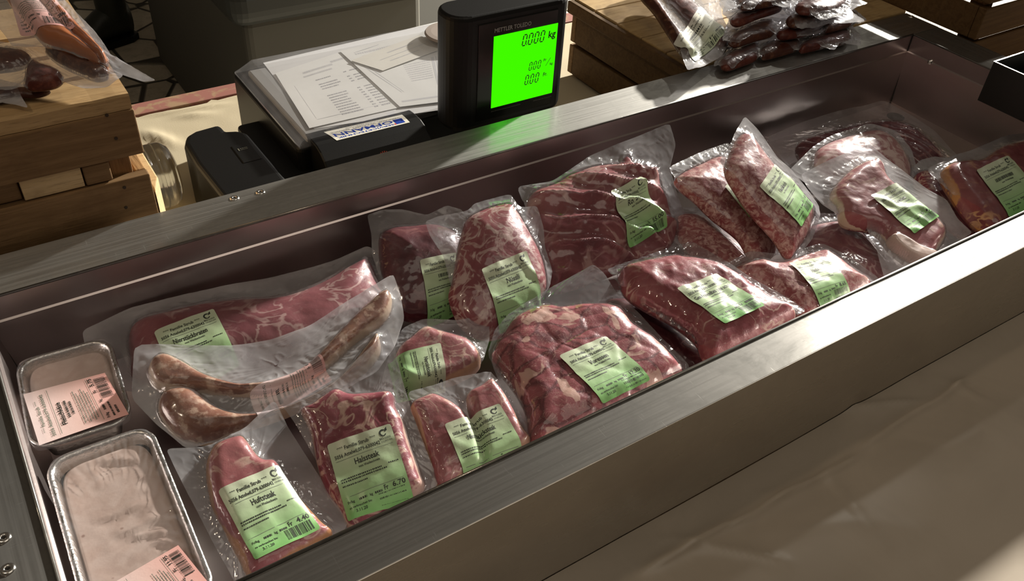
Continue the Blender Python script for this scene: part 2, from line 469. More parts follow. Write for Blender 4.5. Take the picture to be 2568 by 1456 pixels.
class Ink:
    """flat print in millimetres, x right, y DOWN from the top left corner"""
    def __init__(s): s.v = []; s.f = []; s.m = []
    def add(s, v, f, mi=1):
        o = len(s.v); s.v += [tuple(p) for p in v]; s.f += [tuple(i + o for i in q) for q in f]; s.m += [mi] * len(f)
    def text(s, t, x0, x1, y, h, mi=1, slant=0.0):
        """baseline y, cap height h, squeezed to run from x0 to x1"""
        if t == '~':            # print too blurred to read in the photograph
            s.dashes(x0, x1, y, h * .8, random.Random(int(x0 * 97 + y * 13)), mi); return
        v, f = text_poly(t)
        if not len(v): return
        lo, hi = v[:, 0].min(), v[:, 0].max()
        q = np.empty_like(v); q[:, 1] = y - v[:, 1] * h / .70
        q[:, 0] = x0 + (v[:, 0] - lo) / (hi - lo) * (x1 - x0) + slant * v[:, 1] * h
        s.add(q, f, mi)
    def rect(s, x0, y0, x1, y1, mi=1, step=4.0):
        n = max(1, int(abs(x1 - x0) / step)); m = max(1, int(abs(y1 - y0) / step))
        v = [(x0 + (x1 - x0) * i / n, y0 + (y1 - y0) * j / m) for j in range(m + 1) for i in range(n + 1)]
        f = [(j * (n + 1) + i, (j + 1) * (n + 1) + i, (j + 1) * (n + 1) + i + 1, j * (n + 1) + i + 1) for j in range(m) for i in range(n)]
        s.add(v, f, mi)
    def line(s, a, b, w, mi=1):
        a, b = np.array(a, float), np.array(b, float); d = b - a; L = np.linalg.norm(d) + 1e-9; n = np.array([-d[1], d[0]]) / L * w / 2
        s.add([a - n, b - n, b + n, a + n], [(0, 1, 2, 3)], mi)
    def ring(s, cx, cy, r0, r1, a0=0, a1=360, mi=1, sx=1.0, n=20):
        v = []; 
        for k in range(n + 1):
            t = math.radians(a0 + (a1 - a0) * k / n)
            v += [(cx + sx * r0 * math.cos(t), cy - r0 * math.sin(t)), (cx + sx * r1 * math.cos(t), cy - r1 * math.sin(t))]
        s.add(v, [(2 * k, 2 * k + 1, 2 * k + 3, 2 * k + 2) for k in range(n)], mi)
    def dashes(s, x0, x1, y, h, rng, mi=1):
        x = x0
        while x < x1:
            w = rng.uniform(.5, 1.5); w = min(w, x1 - x)
            s.rect(x, y - h, x + w, y, mi); x += w + rng.uniform(.25, .7)
    def barcode(s, x0, x1, y0, y1, rng, mi=1, across=False):
        p = x0
        while p < x1 - .3:
            w = rng.choice([.3, .3, .5, .8]); s.rect(p, y0, min(p + w, x1), y1, mi); p += w + rng.choice([.3, .4, .6, .9])

def price_label(product, price, weight, kg='38.00', seed=0, product_x=(19, 41), date='3.11.20'):
    k = Ink(); rng = random.Random(seed)
    k.text('*** Familie Strub ***', 7, 42, 9.8, 3.4)
    k.text('5056 Attelwil,079-6300042', 3.5, 44.3, 16.0, 3.4)
    # bud mark of the organic growers
    k.ring(49, 6.6, 2.5, 3.5, 40, 330, sx=.92); k.ring(49, 6.6, 1.9, 2.5, 60, 250, sx=.92)
    k.ring(52.4, 4.2, .0, 1.4, 0, 360, sx=.7, n=10); k.line((51, 6.0), (53.3, 2.2), .8)
    k.text('BIO', 44.8, 48.6, 12.9, 1.9); k.text('SUISSE', 49.2, 55, 12.9, 1.9, mi=2)
    k.text('CH-BIO-006', 45.5, 55.5, 15.6, 1.5, mi=2)
    k.rect(3.5, 18.2, 55, 18.6, mi=2)
    k.text(product, product_x[0], product_x[1], 26.0, 5.4)
    k.text('vom Weideschwein', 21, 40, 30.0, 2.3)
    k.dashes(3.5, 40, 36.6, 1.3, rng); k.dashes(3.5, 44, 38.9, 1.3, rng); k.dashes(46, 55, 35.6, 1.2, rng)
    k.dashes(3.5, 26, 42.6, 1.2, rng)
    k.rect(3.5, 51.3, 55, 51.7, mi=2)
    k.text('Fr/kg', 4, 10, 57.4, 2.2); k.text('~', 14, 21, 57.4, 2.4); k.text('kg', 23.5, 26, 57.4, 2.2)
    k.text('~', 28, 34.5, 57.4, 2.4)
    k.text('Fr', 36.5, 40.2, 56.8, 4.2); k.text(price, 44, 55.5, 56.8, 4.4)
    k.text('zu verbrauchen bis:', 4, 24, 62, 1.8); k.text(date, 9, 19, 66, 2.3)
    k.barcode(30.5, 54.5, 58.2, 67.5, rng)
    return k

def pink_label(product, price, seed=0):
    k = Ink(); rng = random.Random(seed)
    k.text('*** Familie Strub ***', 10, 46, 8.5, 2.4, mi=2)
    k.text('5056 Attelwil,079-6300042', 4, 52, 14, 2.6, mi=2)
    k.rect(3.5, 18.2, 55, 18.6, mi=2)
    k.text(product, 12, 38, 25.0, 4.0)
    k.dashes(18, 38, 29.5, 1.8, rng); k.dashes(20, 36, 33.2, 1.8, rng)
    for j in range(6): k.dashes(6 + 2 * (j % 2), 46 - 3 * (j % 3), 38.0 + j * 2.2, .9, rng, mi=2)
    k.rect(3.5, 51.3, 55, 51.7, mi=2)
    k.text('Fr/kg', 4, 10, 56.6, 2.4); k.text('~', 14, 21, 56.6, 2.4); k.text('kg', 24, 27, 56.6, 2.2)
    k.text('Fr', 36.5, 40, 56.6, 3.4); k.text(price, 45, 55, 56.4, 3.6)
    k.dashes(4, 22, 61.0, 1.5, rng); k.dashes(6, 16, 65.0, 1.8, rng)
    k.barcode(28, 54, 58.0, 67.5, rng)
    return k

# ------------------------------------------------------------------ a vacuum pack
class Pack:
    def __init__(s, name, label, cat, bag, z0, a=0.0, b=0.0, group=None, seed=1, curl=.004, wr=.0011):
        s.seed = seed; s.curl = curl; s.wr = wr
        n = np.array([-a, -b, 1.0]); n /= np.linalg.norm(n); s.n = n
        cpx = centroid(np.array(bag, float)); s.o = onz(cpx[0], cpx[1], z0)
        u = np.array([1.0, 0, a]); u /= np.linalg.norm(u); s.u = u; s.w = np.cross(n, u)
        m = Matrix.Identity(4)
        for i in range(3): m[i][0] = u[i]; m[i][1] = s.w[i]; m[i][2] = n[i]; m[i][3] = s.o[i]
        s.root = thing(name, label, cat, group=group, mat=m)
        s.bag = s.un(bag); s.meats = []; s.labels = []; s.seals = []
    def un(s, px, h=0.0):
        o = s.o + s.n * h; out = []
        for p in px:
            d = ray(*p); t = ((o - CAM) @ s.n) / (d @ s.n); q = CAM + t * d - s.o
            out.append((q @ s.u, q @ s.w))
        return np.array(out)
    def meat(s, part, px, mat, T=.02, Tb=.012, w=None, lump=.0015, lscale=60, relief=None, ramp=.0, ladder=False, flat=1.0):
        P = resample(catmull(s.un(px, T * .45)), 150)
        d = dict(part=part, P=P, mat=mat, T=T, Tb=Tb, w=w, lump=lump, ls=lscale, relief=relief, ladder=ladder, flat=flat, seed=s.seed * 13 + len(s.meats))
        g = sdist(P * .999 + centroid(P) * .001, P)
        C = resample(P, 40); c = centroid(P)
        G = np.vstack([c + (P - c) * r for r in (.1, .3, .5, .7)]); d['inr'] = max(sdist(G, P).max(), .004)
        if w is None: d['w'] = d['inr'] * .9
        if relief and relief[0] == 'chunks':
            rng = np.random.default_rng(d['seed']); lo, hi = P.min(0), P.max(0); k = relief[2]
            nx, ny = int((hi[0] - lo[0]) / k) + 2, int((hi[1] - lo[1]) / k) + 2
            X, Y = np.meshgrid(np.arange(nx), np.arange(ny)); pts = np.stack([X.ravel(), Y.ravel()], 1) + rng.uniform(-.45, .45, (nx * ny, 2))
            d['cells'] = lo + pts * k; d['ch'] = rng.uniform(.5, 1.0, nx * ny)
        s.meats.append(d); return d
    def relief(s, d, Q, pr):
        x, y = Q[:, 0], Q[:, 1]
        h = d['lump'] * 2 * fbm(x * d['ls'], y * d['ls'], d['seed'], 3)
        r = d['relief']
        if r and r[0] == 'chunks':
            D = np.sort(np.linalg.norm(Q[:, None] - d['cells'][None], axis=2), 1)
            i = np.linalg.norm(Q[:, None] - d['cells'][None], axis=2).argmin(1)
            e = np.clip((D[:, 1] - D[:, 0]) / (r[2] * .5), 0, 1)
            h = h + r[1] * (np.sqrt(1 - (1 - e) ** 2) - .7) * d['ch'][i]
        if r and r[0] == 'folds':
            ca, sa = math.cos(r[3]), math.sin(r[3])
            q = (x * ca + y * sa) * r[2] + 3.2 * fbm(x * 22, y * 22, d['seed'] + 5, 2)
            amp = np.clip(.4 + 1.6 * (vnoise(x * 26, y * 26, d['seed'] + 9)), 0, 1.3)
            h = h + r[1] * amp * (1 - 2 * np.abs(np.sin(q)) ** .7)
        return h * np.clip(pr * 1.6, 0, 1)
    def top(s, d, Q, sd=None):
        if sd is None: sd = sdist(Q, d['P'])
        t = np.clip(sd / d['w'], 0, 1); pr = np.sqrt(np.clip(1 - (1 - t) ** 2, 0, 1)) ** d['flat']
        return np.where(sd > 0, d['T'] * pr + s.relief(d, Q, pr), 0.0), sd, pr
    def F(s, Q, wrinkle=True):
        """height of the upper film"""
        h = np.zeros(len(Q)); best = np.full(len(Q), -9.0)
        for d in s.meats:
            t, sd, pr = s.top(d, Q)
            fo = .22 * d['T'] * np.exp(-np.clip(-sd, 0, 1) / .006)
            h = np.maximum(h, np.where(sd > 0, t + .0006 + .15 * d['T'] * (1 - pr) , fo + .0006)); best = np.maximum(best, sd)
        x, y = Q[:, 0], Q[:, 1]
        out = np.clip(-best / .02, 0, 1)
        h = h + out * s.curl * 2.4 * fbm(x * 15, y * 15, s.seed + 40, 2)
        if wrinkle:
            near = np.exp(-(np.clip(best, -1, 0) / .012) ** 2) * np.exp(-(np.clip(best, 0, 1) / .008) ** 2)
            c = s.bag.mean(0); th = np.arctan2(y - c[1], x - c[0])
            rid = (1 - 2 * np.abs(vnoise(th * 22 + 2 * vnoise(x * 50, y * 50, 3), np.linalg.norm(Q - c, axis=1) * 25, s.seed + 70) - .5)) ** 3
            rid2 = (1 - 2 * np.abs(vnoise(x * 130 + y * 60, y * 90 - x * 40, s.seed + 71) - .5)) ** 4
            wv = near * (rid * 1.5 * np.clip(np.linalg.norm(Q - c, axis=1) / .035 - .35, 0, 1) + rid2 * .8) + .30 * out * rid2 + .04 * rid2
            for L in s.labels: wv = wv * np.clip(-sdist(Q, L) / .003, 0, 1)
            h = h + s.wr * wv
        for (a, b) in s.seals:
            a, b = s.un([a])[0], s.un([b])[0]; dd = b - a; Ln = np.linalg.norm(dd); dd /= Ln
            t = (Q - a) @ dd; o = np.abs((Q - a) @ np.array([-dd[1], dd[0]]))
            h = h + np.where((o < .007) & (t > 0) & (t < Ln), .0011 * np.sin(t * 2 * math.pi / .0035) * (1 - o / .007), 0)
        return h
    def label(s, px, ink, mat='paper_green', h=.02, crease=.0004, W=58., H=70., part='label', note=None, inner=False):
        q = s.un(px, h); s.labels.append(q); s._ink = getattr(s, '_ink', []) + [(q, ink, mat, crease if not inner else 0, W, H, part, note, inner)]
    def finish(s, film='film', film_part='vacuum_bag'):
        for d in s.meats:
            V2, wrap = sheet_points(d['P'], 34, d['ladder'])
            sh = V2.shape[:2]; Q = V2.reshape(-1, 2); sd = np.clip(sdist(Q, d['P']), 1e-6, 1)
            edge = (np.arange(sh[0])[:, None] == (sh[0] - 1)) & np.ones(sh, bool) if wrap else ((np.arange(sh[0])[:, None] % (sh[0] - 1) == 0) | (np.arange(sh[1])[None] % (sh[1] - 1) == 0))
            sd = np.where(edge.ravel(), 0, sd)
            t, _, pr = s.top(d, Q, sd)
            mb = MB()
            mb.grid(np.concatenate([Q, t[:, None]], 1).reshape(*sh, 3), wrap=wrap)
            mb.grid(np.concatenate([Q, (-d['Tb'] * pr)[:, None]], 1).reshape(*sh, 3)[::-1], wrap=wrap)
            e2 = sd.reshape(sh)
            mb.build(d['part'], d['mat'], s.root, smooth=True, recalc=False, attr={'edge': np.r_[sd, e2[::-1].ravel()]})
        B = resample(chaikin(s.bag, 2, .09), 220)
        V2, wrap = sheet_points(B, 64, False); sh = V2.shape[:2]; Q = V2.reshape(-1, 2)
        h = s.F(Q)
        inside = np.zeros(len(Q))
        for d in s.meats:
            _, sd, pr = s.top(d, Q); inside = np.maximum(inside, np.where(sd > 0, d['Tb'] * pr, 0))
        curl = s.F(Q, False)
        ed = np.clip(sdist(Q, B), 0, 1)
        mb = MB()
        mb.grid(np.concatenate([Q, h[:, None]], 1).reshape(*sh, 3), wrap=True)
        hb = np.where(inside > 0, -inside - .0006, h - .0005 * np.clip(ed / .003, 0, 1) - .0003)
        mb.grid(np.concatenate([Q, hb[:, None]], 1).reshape(*sh, 3)[::-1], wrap=True)
        ct = np.full(len(Q), -1.0)
        for d in s.meats: ct = np.maximum(ct, sdist(Q, d['P']))
        ct = np.clip((ct + .002) / .005, 0, 1).reshape(sh)
        mb.build(film_part, MAT[film], s.root, smooth=True, recalc=False, attr={'contact': np.r_[ct.ravel(), ct[::-1].ravel()]})
        for (q, ink, mat, crease, W, H, part, note, inside_) in getattr(s, '_ink', []):
            nx, ny = 26, 30
            gx, gy = np.meshgrid(np.linspace(0, 1, nx + 1), np.linspace(0, 1, ny + 1))
            rr = 2.2
            ax, ay = gx * W, gy * H
            for cx_, cy_ in ((0, 0), (1, 0), (1, 1), (0, 1)):
                ox, oy = (rr if cx_ == 0 else W - rr), (rr if cy_ == 0 else H - rr)
                m = ((ax < rr) if cx_ == 0 else (ax > W - rr)) & ((ay < rr) if cy_ == 0 else (ay > H - rr))
                dx, dy = ax - ox, ay - oy; L = np.hypot(dx, dy); L[L == 0] = 1; k = np.where(m & (L > rr), rr / L, 1)
                ax = np.where(m, ox + dx * k, ax); ay = np.where(m, oy + dy * k, ay)
            def bil(X, Y):
                X = X[..., None]; Y = Y[..., None]
                return (q[0] * (1 - X) + q[1] * X) * (1 - Y) + (q[3] * (1 - X) + q[2] * X) * Y
            G = bil(ax / W, ay / H).reshape(-1, 2)
            def hgt(Z):
                x, y = Z[:, 0], Z[:, 1]
                return s.F(Z, False) + .0010 + crease * 2.5 * ((1 - 2 * np.abs(vnoise(x * 48 + y * 20, y * 30, s.seed + 90) - .5)) ** 3) - (.0014 if inside_ else 0)
            hh = hgt(G).reshape(ny + 1, nx + 1)
            k5 = np.pad(hh, 1, mode='edge')
            hh = (k5[1:-1, 1:-1] * 2 + k5[:-2, 1:-1] + k5[2:, 1:-1] + k5[1:-1, :-2] + k5[1:-1, 2:]) / 6
            mb = MB()
            mb.grid(np.concatenate([G.reshape(ny + 1, nx + 1, 2), hh[..., None]], 2)[::-1])
            uv = np.stack([gx, 1 - gy], 2)[::-1].reshape(-1, 2)
            if ink is not None and ink.v:
                iv = np.array(ink.v); X = np.clip(iv[:, 0] / W, 0, 1); Y = np.clip(iv[:, 1] / H, 0, 1)
                fx = np.clip(X * nx, 0, nx - 1e-6); fy = np.clip(Y * ny, 0, ny - 1e-6); i0 = fx.astype(int); j0 = fy.astype(int); fx -= i0; fy -= j0
                hi = (hh[j0, i0] * (1 - fx) + hh[j0, i0 + 1] * fx) * (1 - fy) + (hh[j0 + 1, i0] * (1 - fx) + hh[j0 + 1, i0 + 1] * fx) * fy
                p2 = bil(X, Y); base = len(mb.v)
                mb.v += [tuple(z) for z in np.concatenate([p2, (hi + .00012)[:, None]], 1)]
                mb.f += [tuple(i + base for i in f) for f in ink.f]; mb.m += ink.m
                uv = np.vstack([uv, np.zeros((len(iv), 2))])
            mb.uv = uv
            o = mb.build(part, [MAT[mat], MAT['ink'], MAT['ink_soft']], s.root, smooth=True, recalc=False)
            if note: o['label'] = note
        return s.root

# ================================================================== THE SETTING
TZ = -0.14                       # table top
FZ = -0.95                       # ground
def cobble():
    t = NT('cobblestones')
    c = t.coord()
    e = t.vor(c, 6.5, 'DISTANCE_TO_EDGE', rnd=.75)
    cell = t.new('ShaderNodeTexVoronoi'); t.set(cell, 'Vector', c); t.set(cell, 'Scale', 6.5); t.set(cell, 'Randomness', .75)
    sep = t.new('ShaderNodeSeparateColor'); t.l.new(cell.outputs['Color'], sep.inputs[0])
    n = t.noise(c, 30, 5)
    col = t.mix(sep.outputs[0], (.46, .41, .31), (.66, .60, .48))
    col = t.mix(t.mr(n, .4, .8, 0, .4), col, (.14, .12, .08))
    j = t.mr(e, .015, .05)
    col = t.mix(j, (.05, .043, .03), col)
    t.p(Base_Color=col, Roughness=.8, Normal=t.bump(t.math('ADD', j, t.math('MULTIPLY', n, .3)), .8, .02))
    return t.m
mb = MB(); mb.box(-4, 7, -3, 9, FZ - .1, FZ)
tag(mb.build('floor', cobble()), kind='structure')

# ---- the market table
tb = thing('market_table', 'long wooden market table with red painted back edge carrying the steel trough', 'table', (0.5, 0.3, FZ))
tb_mat = wood('table_wood', (.30, .20, .12), (.24, .15, .085))
def tpart(name, mat, b, bevel=.002):
    o = boxobj(name, mat, (b[0] - .5, b[1] - .5, b[2] - .3, b[3] - .3, b[4] - FZ, b[5] - FZ), tb, bevel); return o
tpart('table_top', tb_mat, (-.75, 2.1, -.75, .95, TZ - .03, TZ - .0012))
red = NT('worn_red_paint'); cc = red.coord()
red.p(Base_Color=red.mix(red.mr(red.noise(cc, 22, 6, .65, .6), .50, .62), (.30, .125, .10), (.34, .22, .13)), Roughness=.6)
o = tpart('edge_board', red.m, (-.75, 2.1, .9505, .988, TZ - .06, TZ + .004)); o['label'] = 'worn red painted edge board'
for lx in (-.7, 2.05):
    for ly in (-.7, .9): tpart('leg', tb_mat, (lx - .03, lx + .03, ly - .03, ly + .03, FZ, TZ - .03))

# ---- milky plastic sheet on the front of the table
def sheet(name, x0, x1, y0, y1, z, mat, amp, creases, nx=420, ny=240, seed=3, edge_curl=0):
    X, Y = np.meshgrid(np.linspace(x0, x1, nx), np.linspace(y0, y1, ny))
    h = amp * (1 + 1.5 * fbm(X * 7, Y * 12, seed, 3)) + amp * .5 * (1 - 2 * np.abs(vnoise(X * 6 + Y * 9, Y * 7 - X * 3, seed + 7) - .5)) ** 4
    for (ax, ay, bx, by, hh, w) in creases:
        d = np.array([bx - ax, by - ay]); L = np.hypot(*d); d /= L
        t = (X - ax) * d[0] + (Y - ay) * d[1]; o_ = -(X - ax) * d[1] + (Y - ay) * d[0] + .006 * (vnoise(t * 22, t * 0, seed + 5) - .5)
        h = h + hh * np.exp(-np.abs(o_) / w) * np.clip(t / .03, 0, 1) * np.clip((L - t) / .03, 0, 1)
    Z = z + np.clip(h, .0004, 1)
    m = MB(); m.grid(np.stack([X, Y, Z], 2)); return m.build(name, mat, smooth=True)
pl = NT('milky_plastic_sheet'); cc = pl.coord()
n1 = pl.noise(cc, 6, 5, .6, .6); n2 = pl.noise(cc, 120, 3)
pl.p(Base_Color=pl.mix(pl.mr(n1, .35, .7), (.44, .38, .31), (.52, .45, .37)), Roughness=.34, Normal=pl.bump(n2, .05, .001))
crs = []
def crease(p, q, hh, w):
    a, b = onz(*p, TZ), onz(*q, TZ); crs.append((a[0], a[1], b[0], b[1], hh, w))
crease((1600, 1452), (2170, 1130), .0075, .0045); crease((2150, 1140), (2440, 945), .0075, .004)
crease((1640, 1355), (2000, 1420), .0045, .005); crease((1960, 1130), (2260, 1400), -.002, .008); crease((2060, 1180), (2240, 1420), .003, .006)
crease((2050, 1040), (2330, 1010), .006, .005); crease((2330, 950), (2480, 1020), .005, .005)
crease((1850, 1240), (2050, 1260), .0018, .008)
o = sheet('plastic_sheet', -.35, 2.05, -.74, -.0424, TZ, pl.m, .0026, crs)
tag(o, 'wrinkled milky plastic sheet spread over the table in front of the steel trough', 'plastic sheet')

# ---- cream cloth behind the trough
cl = NT('cream_cloth'); cc = cl.coord()
cl.p(Base_Color=cl.mix(cl.noise(cc, 9, 4), (.46, .39, .26), (.54, .47, .33)), Roughness=.9, Normal=cl.bump(cl.noise(cc, 600, 2), .2, .0006))
crs = []
crease((345, 300), (600, 262), .004, .004); crease((350, 330), (460, 380), .008, .010); crease((420, 300), (560, 290), .004, .008)
X, Y = np.meshgrid(np.linspace(-.3, 2.0, 260), np.linspace(.47, .945, 80))
edge = .936 + .008 * vnoise(X * 14, X * 0, 4) + .006 * (vnoise(X * 45, X * 0, 6) > .8)
Y = np.where(Y > .9, .9 + (Y - .9) / .045 * (edge - .9), Y)
Z = TZ + .0016 + .0030 * (1 + 1.6 * fbm(X * 10, Y * 10, 8, 3))
for (ax, ay, bx, by, hh, w) in crs:
    d = np.array([bx - ax, by - ay]); L = np.hypot(*d); d /= L
    t = (X - ax) * d[0] + (Y - ay) * d[1]; o_ = -(X - ax) * d[1] + (Y - ay) * d[0]
    Z = Z + hh * np.exp(-(o_ / w) ** 2) * np.clip(t / .04, 0, 1) * np.clip((L - t) / .04, 0, 1)
m = MB(); m.grid(np.stack([X, Y, np.clip(Z, TZ + .0006, TZ + .0105)], 2))
tag(m.build('tablecloth', cl.m, smooth=True), 'creased cream cloth covering the table behind the steel trough', 'tablecloth')

# ================================================================== THE STEEL TROUGH
TL, TD = 1.3618, 0.4003
tr = thing('cooling_trough', 'long brushed stainless steel trough holding the vacuum packed meat', 'trough', (0.68, 0.2, TZ))
def T_(p): return (p[0] - .68, p[1] - .2, p[2] - TZ)
def trough_part(name, mat, mb, **kw):
    mb.v = [T_(p) for p in mb.v]; return mb.build(name, mat, tr, **kw)
FLOOR = -.112; TAPX, TAPY = .012, .010
def inner():
    m = MB()
    def ring(i, z): return [(i[0], i[1], z), (TL - i[0], i[1], z), (TL - i[0], TD - i[1], z), (i[0], TD - i[1], z)]
    rs = [ring((0, 0), 0), ring((.0003, .0003), -.027), ring((.0022, .0022), -.0285), ring((TAPX, TAPY), FLOOR)]
    for r in rs: m.v += r
    for k in range(3):
        for j in range(4): m.f.append((k * 4 + j, k * 4 + (j + 1) % 4, k * 4 + 4 + (j + 1) % 4, k * 4 + 4 + j)); m.m.append(0)
    m.f.append((12, 13, 14, 15)); m.m.append(0)
    return m
trough_part('inner_tub', MAT['steel_in'], inner())
for sx in (.0006, TL - .0006):
    for sy in (.0006, TD - .0006):
        ex = TAPX if sx < .5 else -TAPX; ey = TAPY if sy < .2 else -TAPY
        m = MB(); m.tube([(sx, sy, -.001), (sx, sy, -.027), (sx + ex, sy + ey, FLOOR + .001)], .0009, 6); trough_part('corner_seam', MAT['hole'], m)
W0, W1, WS = .0415, .0645, .066
def slab(x0, x1, y0, y1, z=0.0, th=.0012):
    m = MB(); m.box(x0, x1, y0, y1, z - th, z); return m
trough_part('front_rim', MAT['steel'], slab(-WS, TL + WS, -W0, -.0002), bevel=.0006)
trough_part('back_rim', MAT['steel_back'], slab(-WS, TL + WS, TD + .0002, TD + W1, .0006), bevel=.0006)
trough_part('left_rim', MAT['steel_y'], slab(-WS, -.0002, .0002, TD), bevel=.0006)
trough_part('right_rim', MAT['steel_y'], slab(TL + .0002, TL + WS, .0002, TD), bevel=.0006)
# folded bead along the inner edge of the rims
m = MB()
for (p, q) in (((0, 0), (TL, 0)), ((0, TD), (TL, TD)), ((0, 0), (0, TD)), ((TL, 0), (TL, TD))):
    m.tube([(*p, .0002), (*q, .0002)], .0016, 8)
trough_part('rim_bead', MAT['steel'], m, smooth=True)
m = MB(); m.box(-WS, TL + WS, -W0 - .0004, -W0 + .0008, TZ + .003, -.0002)
trough_part('front_panel', MAT['steel_front'], m, bevel=.0004)
m = MB(); m.box(-WS, TL + WS, TD + W1 - .0008, TD + W1 + .0004, TZ + .003, -.0002); trough_part('back_panel', MAT['steel_front'], m)
m = MB(); m.box(-WS - .0004, -WS + .0008, -W0, TD + W1, TZ + .003, -.0002); trough_part('side_panel', MAT['steel_front'], m)
m = MB(); m.box(TL + WS - .0008, TL + WS + .0004, -W0, TD + W1, TZ + .003, -.0002); trough_part('side_panel', MAT['steel_front'], m)
for lx in (.05, TL - .05):
    for ly in (.05, TD - .05):
        m = MB(); m.lathe([(0, 0), (.014, 0), (.014, .0285), (0, .0285)], (lx, ly, TZ)); trough_part('foot', MAT['black'], m)
def rivet(x, y, z=0.0):
    m = MB(); m.lathe([(.0017, .0004), (.0019, .0012), (.0034, .0014), (.0050, .0006), (.0052, -.0004)], (x, y, z), n=24)
    r = trough_part('rivet', MAT['rivet'], m, smooth=True)
    m = MB(); m.lathe([(0, .0005), (.0018, .0005)], (x, y, z), n=16); m.v = [T_(p) for p in m.v]
    m.build('rivet_hole', MAT['hole'], r)
for p in ((588, 496), (653, 481), (8, 1347), (18, 1425), (2285, 41)):
    q = onz(*p, 0.001); rivet(q[0], q[1], .0006 if q[1] > TD else 0)
q = onx(2333, 155, TL - .0004)
m = MB(); m.lathe([(0, -.0042), (.0028, -.0036), (.0042, -.0018), (.0046, .0006)], (q[0], q[1], q[2]), 'x', 20)
trough_part('bolt', MAT['rivet'], m, smooth=True)

# ================================================================== FOIL TRAYS
pate = NT('pale_sausage_meat'); cc = pate.coord()
pv = pate.noise(cc, 40, 4, .5, 1.5); spots = pate.vor(cc, 75)
pc = pate.mix(pate.mr(pv, .35, .65), (.62, .47, .40), (.70, .56, .49))
pc = pate.mix(pate.math('MULTIPLY', pate.mr(spots, .16, .08), pate.mr(pate.noise(cc, 30, 2), .52, .62)), pc, (.36, .22, .17))
pate.p(Base_Color=pc, Roughness=.5, Normal=pate.bump(pate.noise(cc, 160, 3), .25, .001))

def foil_tray(label, cx, cy, L, Wd, zt, rot, seed, tiltx=0.0, ink=None, lab=None, note=None):
    m4 = Matrix.Translation((cx, cy, zt)) @ Matrix.Rotation(math.radians(rot), 4, 'Z') @ Matrix.Rotation(tiltx, 4, 'X')
    r = thing('foil_tray', label, 'food tray', mat=m4)
    def rr(w, l, rad, z, n=9):
        out = []
        for (sx, sy, a0) in ((1, 1, 0), (-1, 1, 90), (-1, -1, 180), (1, -1, 270)):
            for k in range(n):
                t = math.radians(a0 + 90 * k / (n - 1)); out.append((sx * (w / 2 - rad) + rad * math.cos(t), sy * (l / 2 - rad) + rad * math.sin(t), z))
        return out
    prof = [(0, -.0015), (.0002, .0008), (-.0012, .0016), (-.0030, .0014), (-.0042, .0002), (-.0052, -.0016), (-.0085, -.012), (-.012, -.026), (-.015, -.0275)]
    rows = []
    for i, (o_, z) in enumerate(prof):
        rows.append(rr(Wd + 2 * o_, L + 2 * o_, max(.006, .020 + o_), z))
    m = MB(); m.grid(np.array(rows), wrap=True); m.f.append(tuple(range((len(prof) - 1) * 36, len(prof) * 36))); m.m.append(0)
    m.build('foil_container', MAT['foil'], r, smooth=True)
    # pale smeared filling
    n = 60; U, V = np.meshgrid(np.linspace(-1, 1, n), np.linspace(-1, 1, n))
    k = (U ** 6 + V ** 6) ** (1 / 6) + 1e-6; mx = np.maximum(abs(U), abs(V)); sc = np.where(k > 0, mx / k, 1)
    X = U * sc * (Wd / 2 - .0065); Y = V * sc * (L / 2 - .0065)
    Z = -.0040 + .0030 * fbm(X * 35 + seed, Y * 35, seed, 3)
    for j in range(7):
        rng = random.Random(seed * 9 + j); ax, ay = rng.uniform(-.6, .4) * Wd / 2, rng.uniform(-.85, .85) * L / 2; an = rng.uniform(-.5, .1)
        t = (X - ax) * math.cos(an) + (Y - ay) * math.sin(an); o_ = -(X - ax) * math.sin(an) + (Y - ay) * math.cos(an) + .004 * np.sin(t * 60 + j)
        Z = Z + .0016 * np.where((t > 0) & (t < .04), np.tanh(o_ / .0012) * np.exp(-np.abs(o_) / .007) * np.clip(t / .008, 0, 1) * np.clip((.04 - t) / .01, 0, 1), 0)
    Z = Z - .006 * np.clip((mx - .93) / .07, 0, 1)
    m = MB(); m.grid(np.stack([X, Y, Z], 2)); m.build('pate_filling', pate.m, r, smooth=True)
    # cling film pulled over the rim
    U, V = np.meshgrid(np.linspace(-1, 1, 90), np.linspace(-1, 1, 110))
    k = (U ** 8 + V ** 8) ** (1 / 8) + 1e-6; mx = np.maximum(abs(U), abs(V)); sc = mx / k
    X = U * sc * (Wd / 2 + .0006); Y = V * sc * (L / 2 + .0006)
    Zc = .0017 - .0018 * np.clip((.96 - mx) / .25, 0, 1)
    e = np.clip((mx - .55) / .45, 0, 1)
    Zc = Zc + .0012 * e * (1 - e) * 4 * ((1 - 2 * np.abs(vnoise(np.arctan2(V, U) * 16, mx * 3, seed + 3) - .5)) ** 3 - .2) + .0006 * fbm(X * 60, Y * 60, seed + 4, 2)
    Zc = Zc - .004 * np.clip((mx - .985) / .015, 0, 1)
    m = MB(); m.grid(np.stack([X, Y, Zc], 2)); m.build('cling_film', MAT['film_clear'], r, smooth=True, recalc=False)
    if lab:
        q = []
        inv = np.array(m4.inverted())
        for p in lab:
            d = inv[:3, :3] @ ray(*p); o0 = inv[:3, :3] @ CAM + inv[:3, 3]; t = (.001 - o0[2]) / d[2]; q.append((o0 + t * d)[:2])
        q = np.array(q)
        def H(P): return .0030 + .0004 * fbm(P[:, 0] * 50, P[:, 1] * 50, seed, 2)
        flat_label('label', q, ink, 'paper_pink', H, r, note)
    return r
